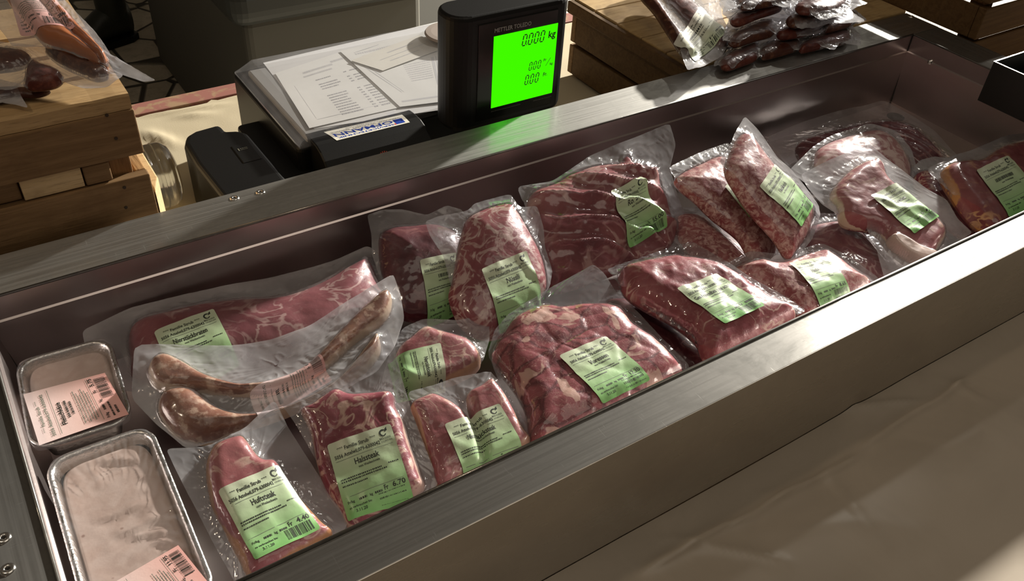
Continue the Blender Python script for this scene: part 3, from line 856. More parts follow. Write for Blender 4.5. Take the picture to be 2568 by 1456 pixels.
def flat_label(name, q, ink, mat, H, parent, note=None, W=58., Hh=70.):
    nx, ny = 16, 18
    gx, gy = np.meshgrid(np.linspace(0, 1, nx + 1), np.linspace(0, 1, ny + 1))
    def bil(X, Y):
        X = X[..., None]; Y = Y[..., None]
        return (q[0] * (1 - X) + q[1] * X) * (1 - Y) + (q[3] * (1 - X) + q[2] * X) * Y
    G = bil(gx, gy).reshape(-1, 2); hh = H(G)
    m = MB(); m.grid(np.c_[G, hh].reshape(ny + 1, nx + 1, 3)[::-1]); uv = np.stack([gx, 1 - gy], 2)[::-1].reshape(-1, 2)
    if ink is not None:
        iv = np.array(ink.v); P2 = bil(np.clip(iv[:, 0] / W, 0, 1), np.clip(iv[:, 1] / Hh, 0, 1)); b0 = len(m.v)
        m.v += [tuple(z) for z in np.c_[P2, H(P2) + .0004]]; m.f += [tuple(i + b0 for i in f) for f in ink.f]; m.m += ink.m
        uv = np.vstack([uv, np.zeros((len(iv), 2))])
    m.uv = uv
    o = m.build(name, [MAT[mat], MAT['ink'], MAT['ink_soft']], parent, smooth=True, recalc=False)
    if note: o['label'] = note
    return o
foil_tray('small foil tray of pale pate at the back left, pink label facing up', .0475, .2890, .119, .083, -.042, -4.0, 3,
          ink=pink_label('Fleischkäse', '5.75', 5), lab=[(100, 1120), (60, 992), (264, 938), (324, 1042)], note='pink printed price label')
foil_tray('larger foil tray of pale pink pate in the front left corner of the trough', .0505, .112, .186, .085, -.031, -1.0, 8,
          ink=pink_label('Fleischkäse', '11.95', 6), lab=[(345, 1600), (262, 1478), (448, 1370), (545, 1490)], note='pink printed price label')

# ================================================================== MEAT PACKS
PINK = (.36, .125, .125); DARKR = (.17, .028, .036); FATC = (.62, .42, .34); RIM = (.40, .18, .065)
m_roast = meat_mat('roast_meat', (.27, .085, .095), (.17, .045, .055), (.45, .29, .27), 'steak', .5, .7)
m_neck = meat_mat('neck_steak_meat', (.33, .085, .105), (.19, .030, .045), FATC, 'steak', .75, 1.0, .004, FATC)
m_rump = meat_mat('rump_steak_meat', (.38, .13, .13), (.27, .07, .08), FATC, 'steak', .25, 1.0, .006, RIM)
m_loin = meat_mat('loin_steak_meat', (.42, .16, .16), (.30, .09, .10), FATC, 'steak', .45, 1.1, .007, (.55, .33, .22))
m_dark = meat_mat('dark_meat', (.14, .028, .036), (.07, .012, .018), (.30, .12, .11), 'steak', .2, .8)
m_nut = meat_mat('nut_meat', (.33, .10, .11), (.22, .05, .06), (.58, .42, .38), 'fat', .45, .8)
m_fold = meat_mat('folded_meat', (.33, .105, .11), (.18, .042, .05), (.50, .31, .28), 'steak', .5, .6)
m_ragout = meat_mat('ragout_meat', (.33, .10, .11), (.22, .05, .06), (.66, .44, .36), 'chunks', .8)
m_strips = meat_mat('sliced_meat', (.36, .105, .115), (.24, .055, .065), (.62, .42, .36), 'steak', .35, .9)
m_mince = meat_mat('minced_meat', (.38, .11, .11), (.22, .045, .05), (.66, .44, .39), 'mince', .8)
m_chop = meat_mat('chop_meat', (.40, .15, .15), (.27, .07, .08), FATC, 'steak', .25, .8, .0055, (.66, .50, .38))
m_rack = meat_mat('fatty_rib_meat', (.46, .20, .20), (.36, .12, .13), (.74, .56, .52), 'fat', .6, .7)
m_saus = meat_mat('raw_sausage', (.33, .155, .09), (.17, .06, .035), (.58, .42, .31), 'sausage', 1.0, 1.2, .005, (.58, .44, .32))
m_bone = plain('rib_bone', (.62, .47, .40), .45, bump=(150, .3, .001))

G1 = 'vacuum packs laid out in the steel trough'
def P(*a, **k): return Pack(*a, group=G1, **k)

# long saddle roast at the back left
p = P('meat_pack', 'long vacuum packed saddle roast along the back wall behind the pale sausages', 'meat pack',
      [(205, 826), (330, 772), (560, 714), (700, 690), (840, 652), (925, 612), (1000, 690), (985, 800), (880, 880), (700, 950), (500, 1000), (300, 985), (215, 880)], -.062, 0, .10, seed=11)
p.meat('roast', [(322, 885), (326, 806), (420, 771), (560, 745), (700, 735), (800, 702), (880, 655), (926, 640), (950, 700), (970, 760), (900, 850), (720, 925), (480, 965), (340, 945)], m_roast, .030, .022, ladder=True)
p.label([(386, 833), (536, 777), (600, 905), (440, 965)], price_label('Nierstückbraten', '~', '0.826', seed=1, product_x=(12, 44)), h=.028)
p.finish()

# pale curved sausages
p = P('sausage_pack', 'vacuum pack of two pale curved raw sausages with a pink label lying inside', 'sausage pack',
      [(336, 860), (560, 868), (690, 850), (770, 822), (880, 752), (985, 688), (1003, 735), (1014, 800), (990, 870), (945, 935), (860, 985), (740, 1030), (640, 1075), (560, 1110), (470, 1130), (400, 1075), (330, 1000)], -.047, 0, .30, seed=12, curl=.005)
p.meat('sausage', [(370, 932), (382, 898), (415, 886), (460, 905), (520, 938), (600, 960), (690, 950), (770, 912), (850, 830), (920, 760), (965, 726), (985, 745), (970, 795), (900, 850), (820, 920), (740, 965), (650, 990), (560, 985), (480, 978), (400, 975)], m_saus, .017, .010, ladder=True)
p.meat('sausage', [(394, 1012), (408, 978), (450, 966), (490, 973), (540, 1013), (600, 1032), (690, 1022), (780, 987), (860, 932), (925, 852), (948, 830), (955, 880), (905, 938), (820, 988), (720, 1034), (640, 1062), (560, 1090), (500, 1104), (440, 1086), (405, 1048)], m_saus, .021, .012, ladder=True)
p.label([(648, 1045), (625, 975), (800, 880), (835, 935)], pink_label('~', '~', 9), 'paper_pink', .017, note='pink printed price label', inner=True)
p.finish('film_heavy')

# rump steak, front
p = P('meat_pack', 'vacuum packed rump steak with green label, nearest the larger foil tray', 'meat pack',
      [(416, 1128), (525, 1122), (612, 1075), (688, 1004), (722, 1075), (790, 1180), (872, 1312), (850, 1360), (600, 1482), (545, 1385), (485, 1268), (440, 1180)], -.050, -.12, .24, seed=13)
p.meat('steak', [(518, 1155), (529, 1122), (554, 1103), (603, 1090), (625, 1108), (655, 1147), (691, 1152), (716, 1188), (757, 1248), (807, 1303), (836, 1340), (740, 1400), (640, 1445), (600, 1395), (560, 1315), (532, 1262), (520, 1205)], m_rump, .017, .012, w=.012)
p.label([(546, 1232), (699, 1166), (804, 1327), (639, 1408)], price_label('Huftsteak', '4.40', '0.100', '44.00', 2), h=.016, crease=.0006)
p.finish()

# neck steak, front
p = P('meat_pack', 'vacuum packed neck steak whose label is priced 6.70', 'meat pack',
      [(697, 1000), (800, 962), (880, 915), (940, 860), (972, 824), (990, 870), (1008, 950), (1035, 1040), (1062, 1110), (1100, 1208), (1085, 1240), (890, 1335), (840, 1245), (790, 1150), (745, 1070)], -.048, .18, .26, seed=14)
p.meat('steak', [(752, 1022), (778, 1012), (838, 973), (878, 984), (930, 982), (982, 980), (992, 1015), (1012, 1054), (1032, 1120), (1056, 1185), (1060, 1225), (980, 1275), (885, 1325), (850, 1275), (812, 1222), (790, 1147), (778, 1085), (764, 1050)], m_neck, .018, .012, w=.012)
p.label([(820, 1117), (979, 1062), (1037, 1241), (872, 1305)], price_label('Halssteak', '6.70', '0.168', '40.00', 3), h=.018)
p.finish()

# loin steaks, front
p = P('meat_pack', 'vacuum pack of two loin steaks with green label against the front wall', 'meat pack',
      [(1022, 985), (1080, 968), (1135, 948), (1230, 934), (1262, 975), (1290, 1020), (1338, 1100), (1330, 1120), (1215, 1180), (1105, 1235), (1078, 1140), (1045, 1050)], -.052, .05, .24, seed=15)
p.meat('steak', [(1030, 1012), (1060, 992), (1090, 985), (1130, 1005), (1165, 1032), (1192, 1080), (1212, 1160), (1165, 1195), (1105, 1222), (1078, 1140), (1055, 1085), (1043, 1045)], m_loin, .016, .011, w=.010)
p.meat('steak', [(1172, 985), (1205, 965), (1232, 948), (1256, 970), (1282, 1010), (1312, 1070), (1330, 1112), (1222, 1170), (1198, 1090), (1180, 1040)], m_loin, .017, .011, w=.010)
p.label([(1114, 1065), (1251, 1014), (1330, 1150), (1178, 1215)], price_label('Nierstücksteak', '~', '0.224', '44.00', 4, (15, 43)), h=.016)
p.finish()

# older loin steak lying turned behind
p = P('meat_pack', 'vacuum packed loin steak turned sideways with an upright green label, between sausages and ragout', 'meat pack',
      [(985, 862), (1012, 822), (1062, 800), (1145, 806), (1190, 797), (1224, 766), (1228, 850), (1208, 915), (1125, 960), (1010, 1000), (955, 960)], -.066, 0, .30, seed=16)
p.meat('steak', [(1000, 868), (1030, 842), (1063, 818), (1098, 826), (1168, 846), (1197, 872), (1209, 903), (1196, 925), (1153, 948), (1110, 962), (1050, 980), (1000, 965), (985, 915)], m_loin, .020, .012, w=.014)
p.label([(1104, 862), (1124, 965), (1000, 990), (975, 893)], price_label('Nierstücksteak', '~', '0.234', '44.00', 5, (15, 43)), h=.019, crease=.0008)
p.finish()

# dark pack behind the nut
p = P('meat_pack', 'dark red vacuum pack half hidden behind the nut joint by the back wall', 'meat pack',
      [(921, 538), (960, 524), (1010, 523), (1070, 540), (1120, 516), (1160, 528), (1200, 640), (1180, 800), (1010, 800), (955, 715), (932, 640), (931, 590)], -.062, 0, .50, seed=17)
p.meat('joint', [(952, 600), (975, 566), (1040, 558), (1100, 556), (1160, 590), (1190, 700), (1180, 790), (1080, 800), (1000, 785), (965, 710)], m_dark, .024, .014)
p.label([(1051, 655), (1145, 632), (1180, 770), (1082, 805)], price_label('~', '~', '0.512', '36.90', 6, (22, 38)), h=.023)
p.finish()

# nut joint
p = P('meat_pack', 'tall vacuum packed nut joint with white fat cap standing in the middle of the trough', 'meat pack',
      [(1066, 556), (1100, 541), (1172, 530), (1190, 510), (1280, 486), (1300, 520), (1347, 515), (1364, 570), (1367, 625), (1384, 680), (1376, 722), (1345, 765), (1262, 850), (1170, 838), (1135, 760), (1122, 693), (1112, 645), (1078, 592)], -.046, 0, .50, seed=18)
p.meat('joint', [(1180, 535), (1230, 512), (1280, 503), (1304, 525), (1333, 575), (1364, 638), (1377, 705), (1364, 738), (1338, 775), (1252, 842), (1172, 822), (1132, 745), (1140, 690), (1152, 620), (1165, 565)], m_nut, .026, .014)
p.label([(1207, 674), (1320, 629), (1385, 770), (1262, 825)], price_label('Nüssli', '~', '0.627', '36.90', 7, (22, 38)), h=.026, crease=.0008)
p.finish()

# big folded roast at the back
p = P('meat_pack', 'large wrinkled vacuum packed roast leaning on the back wall, label priced 55.00', 'meat pack',
      [(1294, 471), (1382, 458), (1430, 427), (1480, 390), (1575, 352), (1678, 310), (1694, 365), (1680, 420), (1694, 470), (1718, 540), (1722, 600), (1660, 650), (1480, 705), (1375, 735), (1350, 620), (1320, 540)], -.057, 0, .55, seed=19, wr=.0016)
p.meat('roast', [(1328, 520), (1345, 470), (1400, 448), (1450, 420), (1500, 405), (1560, 402), (1580, 378), (1605, 402), (1650, 415), (1670, 470), (1695, 530), (1706, 585), (1660, 635), (1560, 675), (1480, 705), (1400, 725), (1370, 690), (1355, 600)], m_fold, .032, .014, relief=('folds', .0048, 95, 1.05), lump=.003)
p.label([(1530, 480), (1608, 442), (1679, 563), (1587, 614)], price_label('Rollbraten', '55.00', '1.447', '38.00', 8, (17, 43)), h=.031, crease=.0014)
p.finish()

# dark pack that lies under the two big front bags
p = P('meat_pack', 'dark vacuum pack lying under the gap between ragout and sliced meat bags', 'meat pack',
      [(1500, 720), (1640, 740), (1760, 850), (1840, 930), (1740, 950), (1600, 880), (1500, 800)], -.092, 0, .05, seed=20)
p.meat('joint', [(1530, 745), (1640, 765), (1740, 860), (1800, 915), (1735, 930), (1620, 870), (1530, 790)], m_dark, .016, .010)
p.finish('film_clear')

# ragout
p = P('meat_pack', 'clear bag of meat cubes for ragout, label priced 12.30', 'meat pack',
      [(1222, 895), (1240, 830), (1278, 788), (1380, 722), (1488, 664), (1515, 690), (1545, 740), (1600, 785), (1660, 850), (1725, 915), (1730, 935), (1550, 1035), (1390, 1110), (1330, 1118), (1270, 1005)], -.052, 0, .04, seed=21, wr=.0014)
p.meat('meat_cubes', [(1235, 880), (1258, 838), (1292, 792), (1360, 767), (1416, 770), (1471, 762), (1550, 769), (1596, 815), (1650, 852), (1714, 922), (1700, 945), (1565, 1020), (1450, 1072), (1385, 1098), (1335, 1100), (1320, 1020), (1290, 960), (1253, 912)], m_ragout, .024, .016, w=.022, relief=('chunks', .0018, .037), lump=.0016)
p.label([(1401, 895), (1520, 844), (1633, 946), (1513, 1006)], price_label('Voressen', '12.30', '0.410', '30.00', 9), h=.024, crease=.0002)
p.seals += [((1275, 795), (1495, 670))]
p.finish('film_clear')

# sliced meat
p = P('meat_pack', 'plump bag of sliced meat with the longest product name on its green label', 'meat pack',
      [(1520, 678), (1600, 650), (1712, 611), (1735, 604), (1800, 643), (1885, 702), (1965, 742), (2022, 775), (2000, 795), (1900, 850), (1778, 912), (1725, 845), (1665, 812), (1605, 770), (1555, 728)], -.050, 0, .02, seed=22, wr=.0014)
p.meat('sliced_meat', [(1558, 670), (1600, 655), (1680, 640), (1720, 645), (1790, 655), (1860, 690), (1920, 735), (2000, 778), (1965, 812), (1870, 862), (1785, 900), (1745, 835), (1690, 792), (1630, 760), (1575, 725), (1555, 692)], m_strips, .026, .014, w=.028, lump=.0022, relief=('folds', .0003, 160, -.5))
p.label([(1696, 726), (1797, 686), (1918, 768), (1819, 812)], price_label('Geschnetzeltes zum schnä', '~', '0.332', '38.00', 10, (4, 54)), h=.026, crease=.0003)
p.seals += [((1525, 680), (1733, 609))]
p.finish('film_clear')

# minced meat, four bags
p = P('meat_pack', 'unlabelled dark bag of minced meat deep under the other mince bags', 'meat pack',
      [(1670, 520), (1770, 520), (1870, 610), (1930, 690), (1850, 715), (1740, 660), (1680, 600)], -.088, 0, .1, seed=23)
p.meat('minced_meat', [(1690, 540), (1765, 540), (1855, 622), (1905, 685), (1850, 698), (1745, 645), (1700, 590)], m_mince, .016, .010)
p.finish()
p = P('meat_pack', 'bag of minced meat with crinkled top corner, left of the brightly lit mince bag', 'meat pack',
      [(1676, 420), (1760, 380), (1828, 358), (1880, 450), (1960, 560), (1960, 640), (1905, 658), (1850, 592), (1790, 545), (1745, 507), (1694, 468)], -.058, -.1, .35, seed=24, wr=.0018)
p.meat('minced_meat', [(1700, 437), (1760, 405), (1820, 387), (1880, 450), (1950, 550), (1950, 630), (1895, 645), (1858, 590), (1790, 535), (1750, 495), (1712, 464)], m_mince, .020, .012)
p.label([(1816, 470), (1850, 432), (1915, 500), (1880, 545)], price_label('~', '~', '0.300', '24.00', 11, (18, 40)), h=.020)
p.finish('film_heavy')
p = P('meat_pack', 'bag of minced meat lying flat at the front wall under the leaning mince bag', 'meat pack',
      [(1815, 668), (1880, 632), (1960, 640), (2060, 610), (2130, 650), (2205, 700), (2200, 715), (2090, 775), (2010, 800), (1950, 760), (1880, 712)], -.068, 0, .03, seed=25)
p.meat('minced_meat', [(1840, 668), (1900, 645), (1960, 652), (2060, 622), (2110, 645), (2150, 675), (2190, 708), (2120, 750), (2030, 790), (1980, 770), (1950, 742), (1890, 700)], m_mince, .022, .014)
p.label([(1978, 656), (2069, 645), (2143, 720), (2066, 756)], price_label('Hackfleisch', '8.65', '0.360', '24.00', 12, (18, 40)), h=.022)
p.finish()
p = P('meat_pack', 'brightly lit bag of minced meat with green label, leaning highest of the mince bags', 'meat pack',
      [(1868, 291), (1905, 330), (1950, 396), (1985, 425), (2022, 470), (2053, 515), (2055, 540), (2035, 600), (1992, 652), (1948, 597), (1896, 542), (1854, 487), (1816, 432), (1802, 405), (1826, 370), (1840, 335)], -.030, -.18, .52, seed=26)
p.meat('minced_meat', [(1868, 328), (1900, 350), (1945, 410), (1985, 445), (2030, 500), (2048, 530), (2035, 580), (2005, 625), (1985, 642), (1950, 590), (1900, 535), (1860, 480), (1828, 420), (1840, 370)], m_mince, .020, .012)
p.label([(1904, 467), (1945, 408), (2048, 505), (2012, 567)], price_label('Hackfleisch', '7.80', '0.325', '24.00', 13, (18, 40)), h=.020, crease=.0005)
p.finish('film_heavy')

# things right of the mince
p = P('meat_pack', 'dark ribs in clear film flat on the bottom in the back right corner', 'meat pack',
      [(1920, 345), (2000, 310), (2100, 280), (2215, 252), (2290, 290), (2350, 330), (2405, 392), (2300, 445), (2150, 455), (1980, 425)], -.090, 0, .05, seed=27, wr=.0018)
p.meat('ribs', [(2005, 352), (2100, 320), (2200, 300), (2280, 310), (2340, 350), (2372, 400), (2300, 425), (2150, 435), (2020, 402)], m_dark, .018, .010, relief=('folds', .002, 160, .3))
p.finish('film_clear')
p = P('meat_pack', 'pale pink fatty rib piece in frosted film behind the pork chop', 'meat pack',
      [(1975, 432), (2035, 372), (2085, 340), (2180, 312), (2245, 328), (2285, 372), (2305, 440), (2250, 500), (2120, 500), (2030, 470)], -.060, 0, .30, seed=28)
p.meat('ribs', [(2048, 380), (2080, 352), (2140, 332), (2198, 320), (2240, 338), (2274, 378), (2290, 430), (2250, 482), (2150, 475), (2060, 432)], m_rack, .022, .012)
p.finish('film_heavy')
p = P('meat_pack', 'brownish flat pack under the pork chop by the front wall', 'meat pack',
      [(1985, 575), (2050, 535), (2140, 540), (2215, 610), (2260, 690), (2170, 740), (2080, 690), (2010, 630)], -.080, 0, .05, seed=29)
p.meat('roast', [(2005, 580), (2060, 555), (2135, 555), (2200, 620), (2240, 690), (2165, 725), (2090, 680), (2030, 630)], m_roast, .014, .010)
p.finish('film_heavy')
p = P('meat_pack', 'vacuum pack of marbled meat between the pork chop and the shaded pack', 'meat pack',
      [(2285, 425), (2308, 402), (2345, 392), (2400, 400), (2470, 480), (2540, 560), (2470, 610), (2390, 580), (2330, 520)], -.080, 0, .12, seed=30)
p.meat('meat_pieces', [(2295, 440), (2330, 428), (2385, 470), (2425, 520), (2480, 570), (2445, 595), (2385, 565), (2325, 520)], m_neck, .018, .012)
p.finish('film_heavy')
p = P('meat_pack', 'frosted vacuum bag with a pork chop on the bone, label priced 4.25', 'meat pack',
      [(2008, 437), (2065, 410), (2128, 383), (2181, 361), (2225, 392), (2280, 440), (2330, 475), (2372, 500), (2400, 545), (2440, 582), (2395, 612), (2310, 672), (2220, 705), (2192, 607), (2156, 566), (2112, 551), (2060, 514), (2022, 470)], -.046, .08, .24, seed=31, curl=.005)
p.meat('pork_chop', [(2085, 492), (2101, 456), (2143, 417), (2192, 398), (2217, 415), (2233, 453), (2290, 500), (2371, 574), (2350, 628), (2325, 655), (2253, 628), (2225, 602), (2198, 574), (2121, 555), (2104, 519)], m_chop, .018, .011, w=.014)
p.meat('rib_bone', [(2225, 598), (2250, 592), (2300, 620), (2345, 640), (2335, 662), (2290, 655), (2245, 625)], m_bone, .0205, .006, w=.006, ladder=True)
p.label([(2181, 492), (2264, 452), (2357, 541), (2291, 589)], price_label('Kotelett', '4.25', '0.158', '27.00', 14, (20, 38)), h=.018, crease=.0009)
p.finish('film_heavy')
p = P('meat_pack', 'dark red vacuum pack at the right end with green label, shaded by black box', 'meat pack',
      [(2320, 425), (2400, 385), (2440, 375), (2520, 340), (2640, 330), (2690, 470), (2570, 560), (2490, 600), (2410, 525)], -.046, 0, .15, seed=32)
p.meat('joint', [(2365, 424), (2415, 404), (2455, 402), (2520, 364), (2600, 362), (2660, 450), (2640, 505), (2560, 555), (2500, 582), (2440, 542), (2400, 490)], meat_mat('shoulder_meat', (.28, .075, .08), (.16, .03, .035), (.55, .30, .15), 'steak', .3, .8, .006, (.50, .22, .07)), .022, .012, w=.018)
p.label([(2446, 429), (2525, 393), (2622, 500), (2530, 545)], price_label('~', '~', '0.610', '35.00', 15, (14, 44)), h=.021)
p.finish()

# ================================================================== WOODEN CRATES
def crate_thing(label, x, y, z): return thing('wooden_crate', label, 'crate', (x, y, z))
def cpart(root, name, mat, b, bevel=.0015):
    lx, ly, lz = root.location
    return boxobj(name, MAT[mat] if isinstance(mat, str) else mat, (b[0] - lx, b[1] - lx, b[2] - ly, b[3] - ly, b[4] - lz, b[5] - lz), root, bevel)
# lower left crate
YF = .4755
cl0 = c = crate_thing('lower of the two stacked wooden crates at the left, behind the steel rim', -.05, .61, TZ + .0112)
x0, x1, y1 = -.30, .184, .745
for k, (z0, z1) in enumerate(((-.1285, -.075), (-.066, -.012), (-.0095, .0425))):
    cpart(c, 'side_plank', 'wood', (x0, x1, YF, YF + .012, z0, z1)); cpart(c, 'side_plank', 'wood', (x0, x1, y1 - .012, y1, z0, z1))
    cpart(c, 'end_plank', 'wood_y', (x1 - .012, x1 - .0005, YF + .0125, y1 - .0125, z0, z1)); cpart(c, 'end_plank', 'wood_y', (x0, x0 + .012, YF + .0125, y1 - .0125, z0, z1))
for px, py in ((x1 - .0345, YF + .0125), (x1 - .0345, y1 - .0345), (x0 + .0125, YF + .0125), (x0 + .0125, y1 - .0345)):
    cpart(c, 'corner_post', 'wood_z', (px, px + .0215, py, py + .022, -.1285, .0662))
cpart(c, 'bottom_board', 'wood', (x0 + .012, x1 - .012, YF + .013, y1 - .013, -.1292, -.122))
o = cpart(c, 'lit_gap_block', 'wood_lit_pale', (.066, .122, YF + .004, YF + .020, .0435, .0655), .0008); o['label'] = 'pale block standing in for the lit inner crate wall'  # added block, its pale colour stands for light on the inner wall
cpart(c, 'spacer_block', 'wood', (-.20, .0645, YF + .008, YF + .022, .0435, .0655))
cpart(c, 'spacer_block', 'wood', (.1235, .149, YF + .003, YF + .018, .0435, .0655))
# skewed corner board, light on its rough end painted as a pale tone
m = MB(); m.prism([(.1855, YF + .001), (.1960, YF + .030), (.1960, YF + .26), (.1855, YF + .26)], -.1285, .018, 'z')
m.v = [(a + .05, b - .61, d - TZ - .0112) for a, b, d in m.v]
o = m.build('corner_board', MAT['wood_lit_pale'], c, bevel=.0015); o['label'] = 'rough sawn corner board with light painted in'
# upper left crate (bottom up, its bottom boards make a shelf)
c = crate_thing('upper wooden crate of the left stack with sausage packs on its flat top', -.05, .61, .0665)
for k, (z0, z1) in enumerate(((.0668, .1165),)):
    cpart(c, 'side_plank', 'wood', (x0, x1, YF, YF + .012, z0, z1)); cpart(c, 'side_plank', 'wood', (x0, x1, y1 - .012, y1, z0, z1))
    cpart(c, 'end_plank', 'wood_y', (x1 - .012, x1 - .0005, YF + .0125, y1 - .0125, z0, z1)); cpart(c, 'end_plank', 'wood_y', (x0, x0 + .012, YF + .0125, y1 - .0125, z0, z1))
for j, (a, b) in enumerate(((YF + .002, YF + .055), (YF + .060, YF + .115), (YF + .120, YF + .175), (YF + .180, YF + .2675))):
    m = MB(); n = 44
    xs = np.linspace(x0, x1 - .001, n); rg = random.Random(j)
    jit = np.array([rg.uniform(-.0012, .0012) for _ in xs]); jit = np.convolve(jit, [.25, .5, .25], 'same')
    prof = [(0, 0), (0, .0135), (.0018, .0155), (b - a - .0018, .0155), (b - a, .0135), (b - a, 0)]
    V = np.array([[(x, a + p + (jt if p < .002 else -jt * .4), .1170 + q + (jt * .5 if 0 < q else 0)) for p, q in prof] for x, jt in zip(xs, jit)])
    m.grid(V, wrap=True); m.f += [tuple(range(6)), tuple(range((n - 1) * 6, n * 6))]; m.m += [0, 0]
    m.v = [(p[0] + .05, p[1] - .61, p[2] - .0665) for p in m.v]
    m.build('top_board', MAT['wood_lit_top'], c)
nailm = plain('dark_nail', (.05, .035, .025), .5, .6)
def nail(px, py, root):
    m = MB(); q = ony(px, py, YF - .0003); l_ = root.location
    m.lathe([(0, -.0004), (.0017, -.0003), (.0018, .0004)], (q[0] - l_[0], q[1] - l_[1], q[2] - l_[2]), 'y', 12); m.build('nail_head', nailm, root)
nail(268, 289, c); nail(291, 347, c); nail(312, 470, cl0); nail(316, 520, cl0)

# ---- crate behind the rim at the right, with the dried sausages
c = crate_thing('low wooden crate behind the back rim right of the scale, under dried sausage packs', 1.18, .62, TZ + .0112)
XA, XB, YA, YB = .944, 1.432, .4685, .76
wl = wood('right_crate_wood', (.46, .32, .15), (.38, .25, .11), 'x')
for z0, z1 in ((-.1285, -.078), (-.072, -.006)):
    cpart(c, 'side_plank', 'wood', (XA, XB, YA, YA + .012, z0, z1)); cpart(c, 'side_plank', 'wood', (XA, XB, YB - .012, YB, z0, z1))
    cpart(c, 'end_plank', 'wood_dark', (XA, XA + .012, YA + .0125, YB - .0125, z0, z1)); cpart(c, 'end_plank', 'wood_dark', (XB - .012, XB, YA + .0125, YB - .0125, z0, z1))
for k in range(5):
    a = YA + k * .0585; cpart(c, 'top_board', wl, (XA - .001, XB, a, a + .0565, -.0055, .0025), .0018)
cpart(c, 'edge_strip', 'wood_dark', (XA - .013, XA - .0015, YA, YB, -.020, .0005), .002)
# ---- dark crate at the far right
c = crate_thing('dark wooden crate standing beyond the right end of the trough', 1.66, .52, TZ + .0112)
XA, XB, YA, YB = 1.434, 1.90, .337, .74
for z0, z1 in ((-.1285, -.065), (-.055, -.004), (.001, .052), (.060, .118)):
    cpart(c, 'side_plank', 'wood_dark', (XA, XB, YA, YA + .014, z0, z1)); cpart(c, 'side_plank', 'wood_dark', (XA, XB, YB - .014, YB, z0, z1))
    cpart(c, 'end_plank', 'wood_dark', (XA, XA + .014, YA + .0145, YB - .0145, z0, z1)); cpart(c, 'end_plank', 'wood_dark', (XB - .014, XB, YA + .0145, YB - .0145, z0, z1))
for px, py in ((XA + .0145, YA + .0145), (XB - .0395, YA + .0145), (XA + .0145, YB - .0395), (XB - .0395, YB - .0395)):
    cpart(c, 'corner_post', 'wood_z', (px, px + .025, py, py + .025, -.1285, .130))
cpart(c, 'bottom_board', 'wood', (XA + .014, XB - .014, YA + .015, YB - .015, -.1292, -.122))

# ================================================================== SAUSAGE PACKS
m_wien = plain('smoked_sausage', (.42, .135, .040), .30, bump=(90, .25, .0015))
m_dry = meat_mat('dry_sausage', (.085, .026, .013), (.045, .011, .007), (.26, .12, .06), 'sausage', .5)
m_dry2 = meat_mat('dark_dry_sausage', (.115, .026, .016), (.06, .011, .008), (.30, .10, .06), 'sausage', .4)
G2 = 'sausage packs on the left crate'
s = Pack('sausage_pack', 'top pack of two orange brown smoked sausages with pink label on the left crate', 'sausage pack',
         [(15, -70), (150, -10), (185, 27), (235, 77), (256, 104), (285, 152), (335, 170), (392, 200), (360, 204), (300, 186), (269, 172), (200, 150), (154, 133), (100, 122), (56, 119), (30, 117), (14, 92), (-30, 40)], .166, 0, .10, G2, 51, curl=.004)
s.meat('sausage', [(50, -50), (105, 0), (152, 50), (200, 95), (248, 140), (236, 146), (200, 130), (150, 112), (108, 96), (85, 75), (55, 40), (10, -25)], m_wien, .016, .010, ladder=True)
s.meat('sausage', [(115, -35), (160, 22), (205, 72), (245, 112), (268, 143), (252, 147), (208, 108), (158, 68), (112, 15), (80, -25)], m_wien, .016, .010, ladder=True)
s.label([(10, -50), (110, -70), (192, 68), (42, 58)], pink_label('~', '~', 20), 'paper_pink', .015, note='pink printed price label', inner=True)
s.finish('film')
s = Pack('sausage_pack', 'middle pack of dark dried sausages sticking out under the orange sausages', 'sausage pack',
         [(-40, 105), (60, 110), (120, 122), (200, 150), (270, 172), (312, 192), (270, 222), (215, 227), (150, 208), (90, 222), (20, 227), (-40, 220)], .1505, 0, .04, G2, 52)
s.meat('dried_sausage', [(112, 122), (160, 135), (215, 155), (270, 176), (252, 187), (225, 186), (180, 168), (140, 148)], m_dry, .010, .006, ladder=True)
s.meat('dried_sausage', [(62, 190), (66, 162), (86, 148), (112, 160), (155, 182), (142, 202), (95, 212), (62, 208)], m_dry2, .012, .006)
s.meat('dried_sausage', [(-40, 118), (20, 120), (70, 130), (72, 150), (30, 165), (-40, 165)], m_dry, .010, .006)
s.finish('film')
s = Pack('sausage_pack', 'bottom sausage pack whose clear flap hangs over the front of the left crate', 'sausage pack',
         [(-40, 190), (60, 214), (145, 213), (112, 240), (45, 230), (72, 272), (30, 262), (-40, 258)], .1380, 0, .0, G2, 53)
s.meat('dried_sausage', [(-40, 225), (30, 218), (100, 218), (125, 224), (95, 236), (40, 238), (-40, 250)], m_dry, .007, .003, ladder=True)
s.finish('film_heavy')

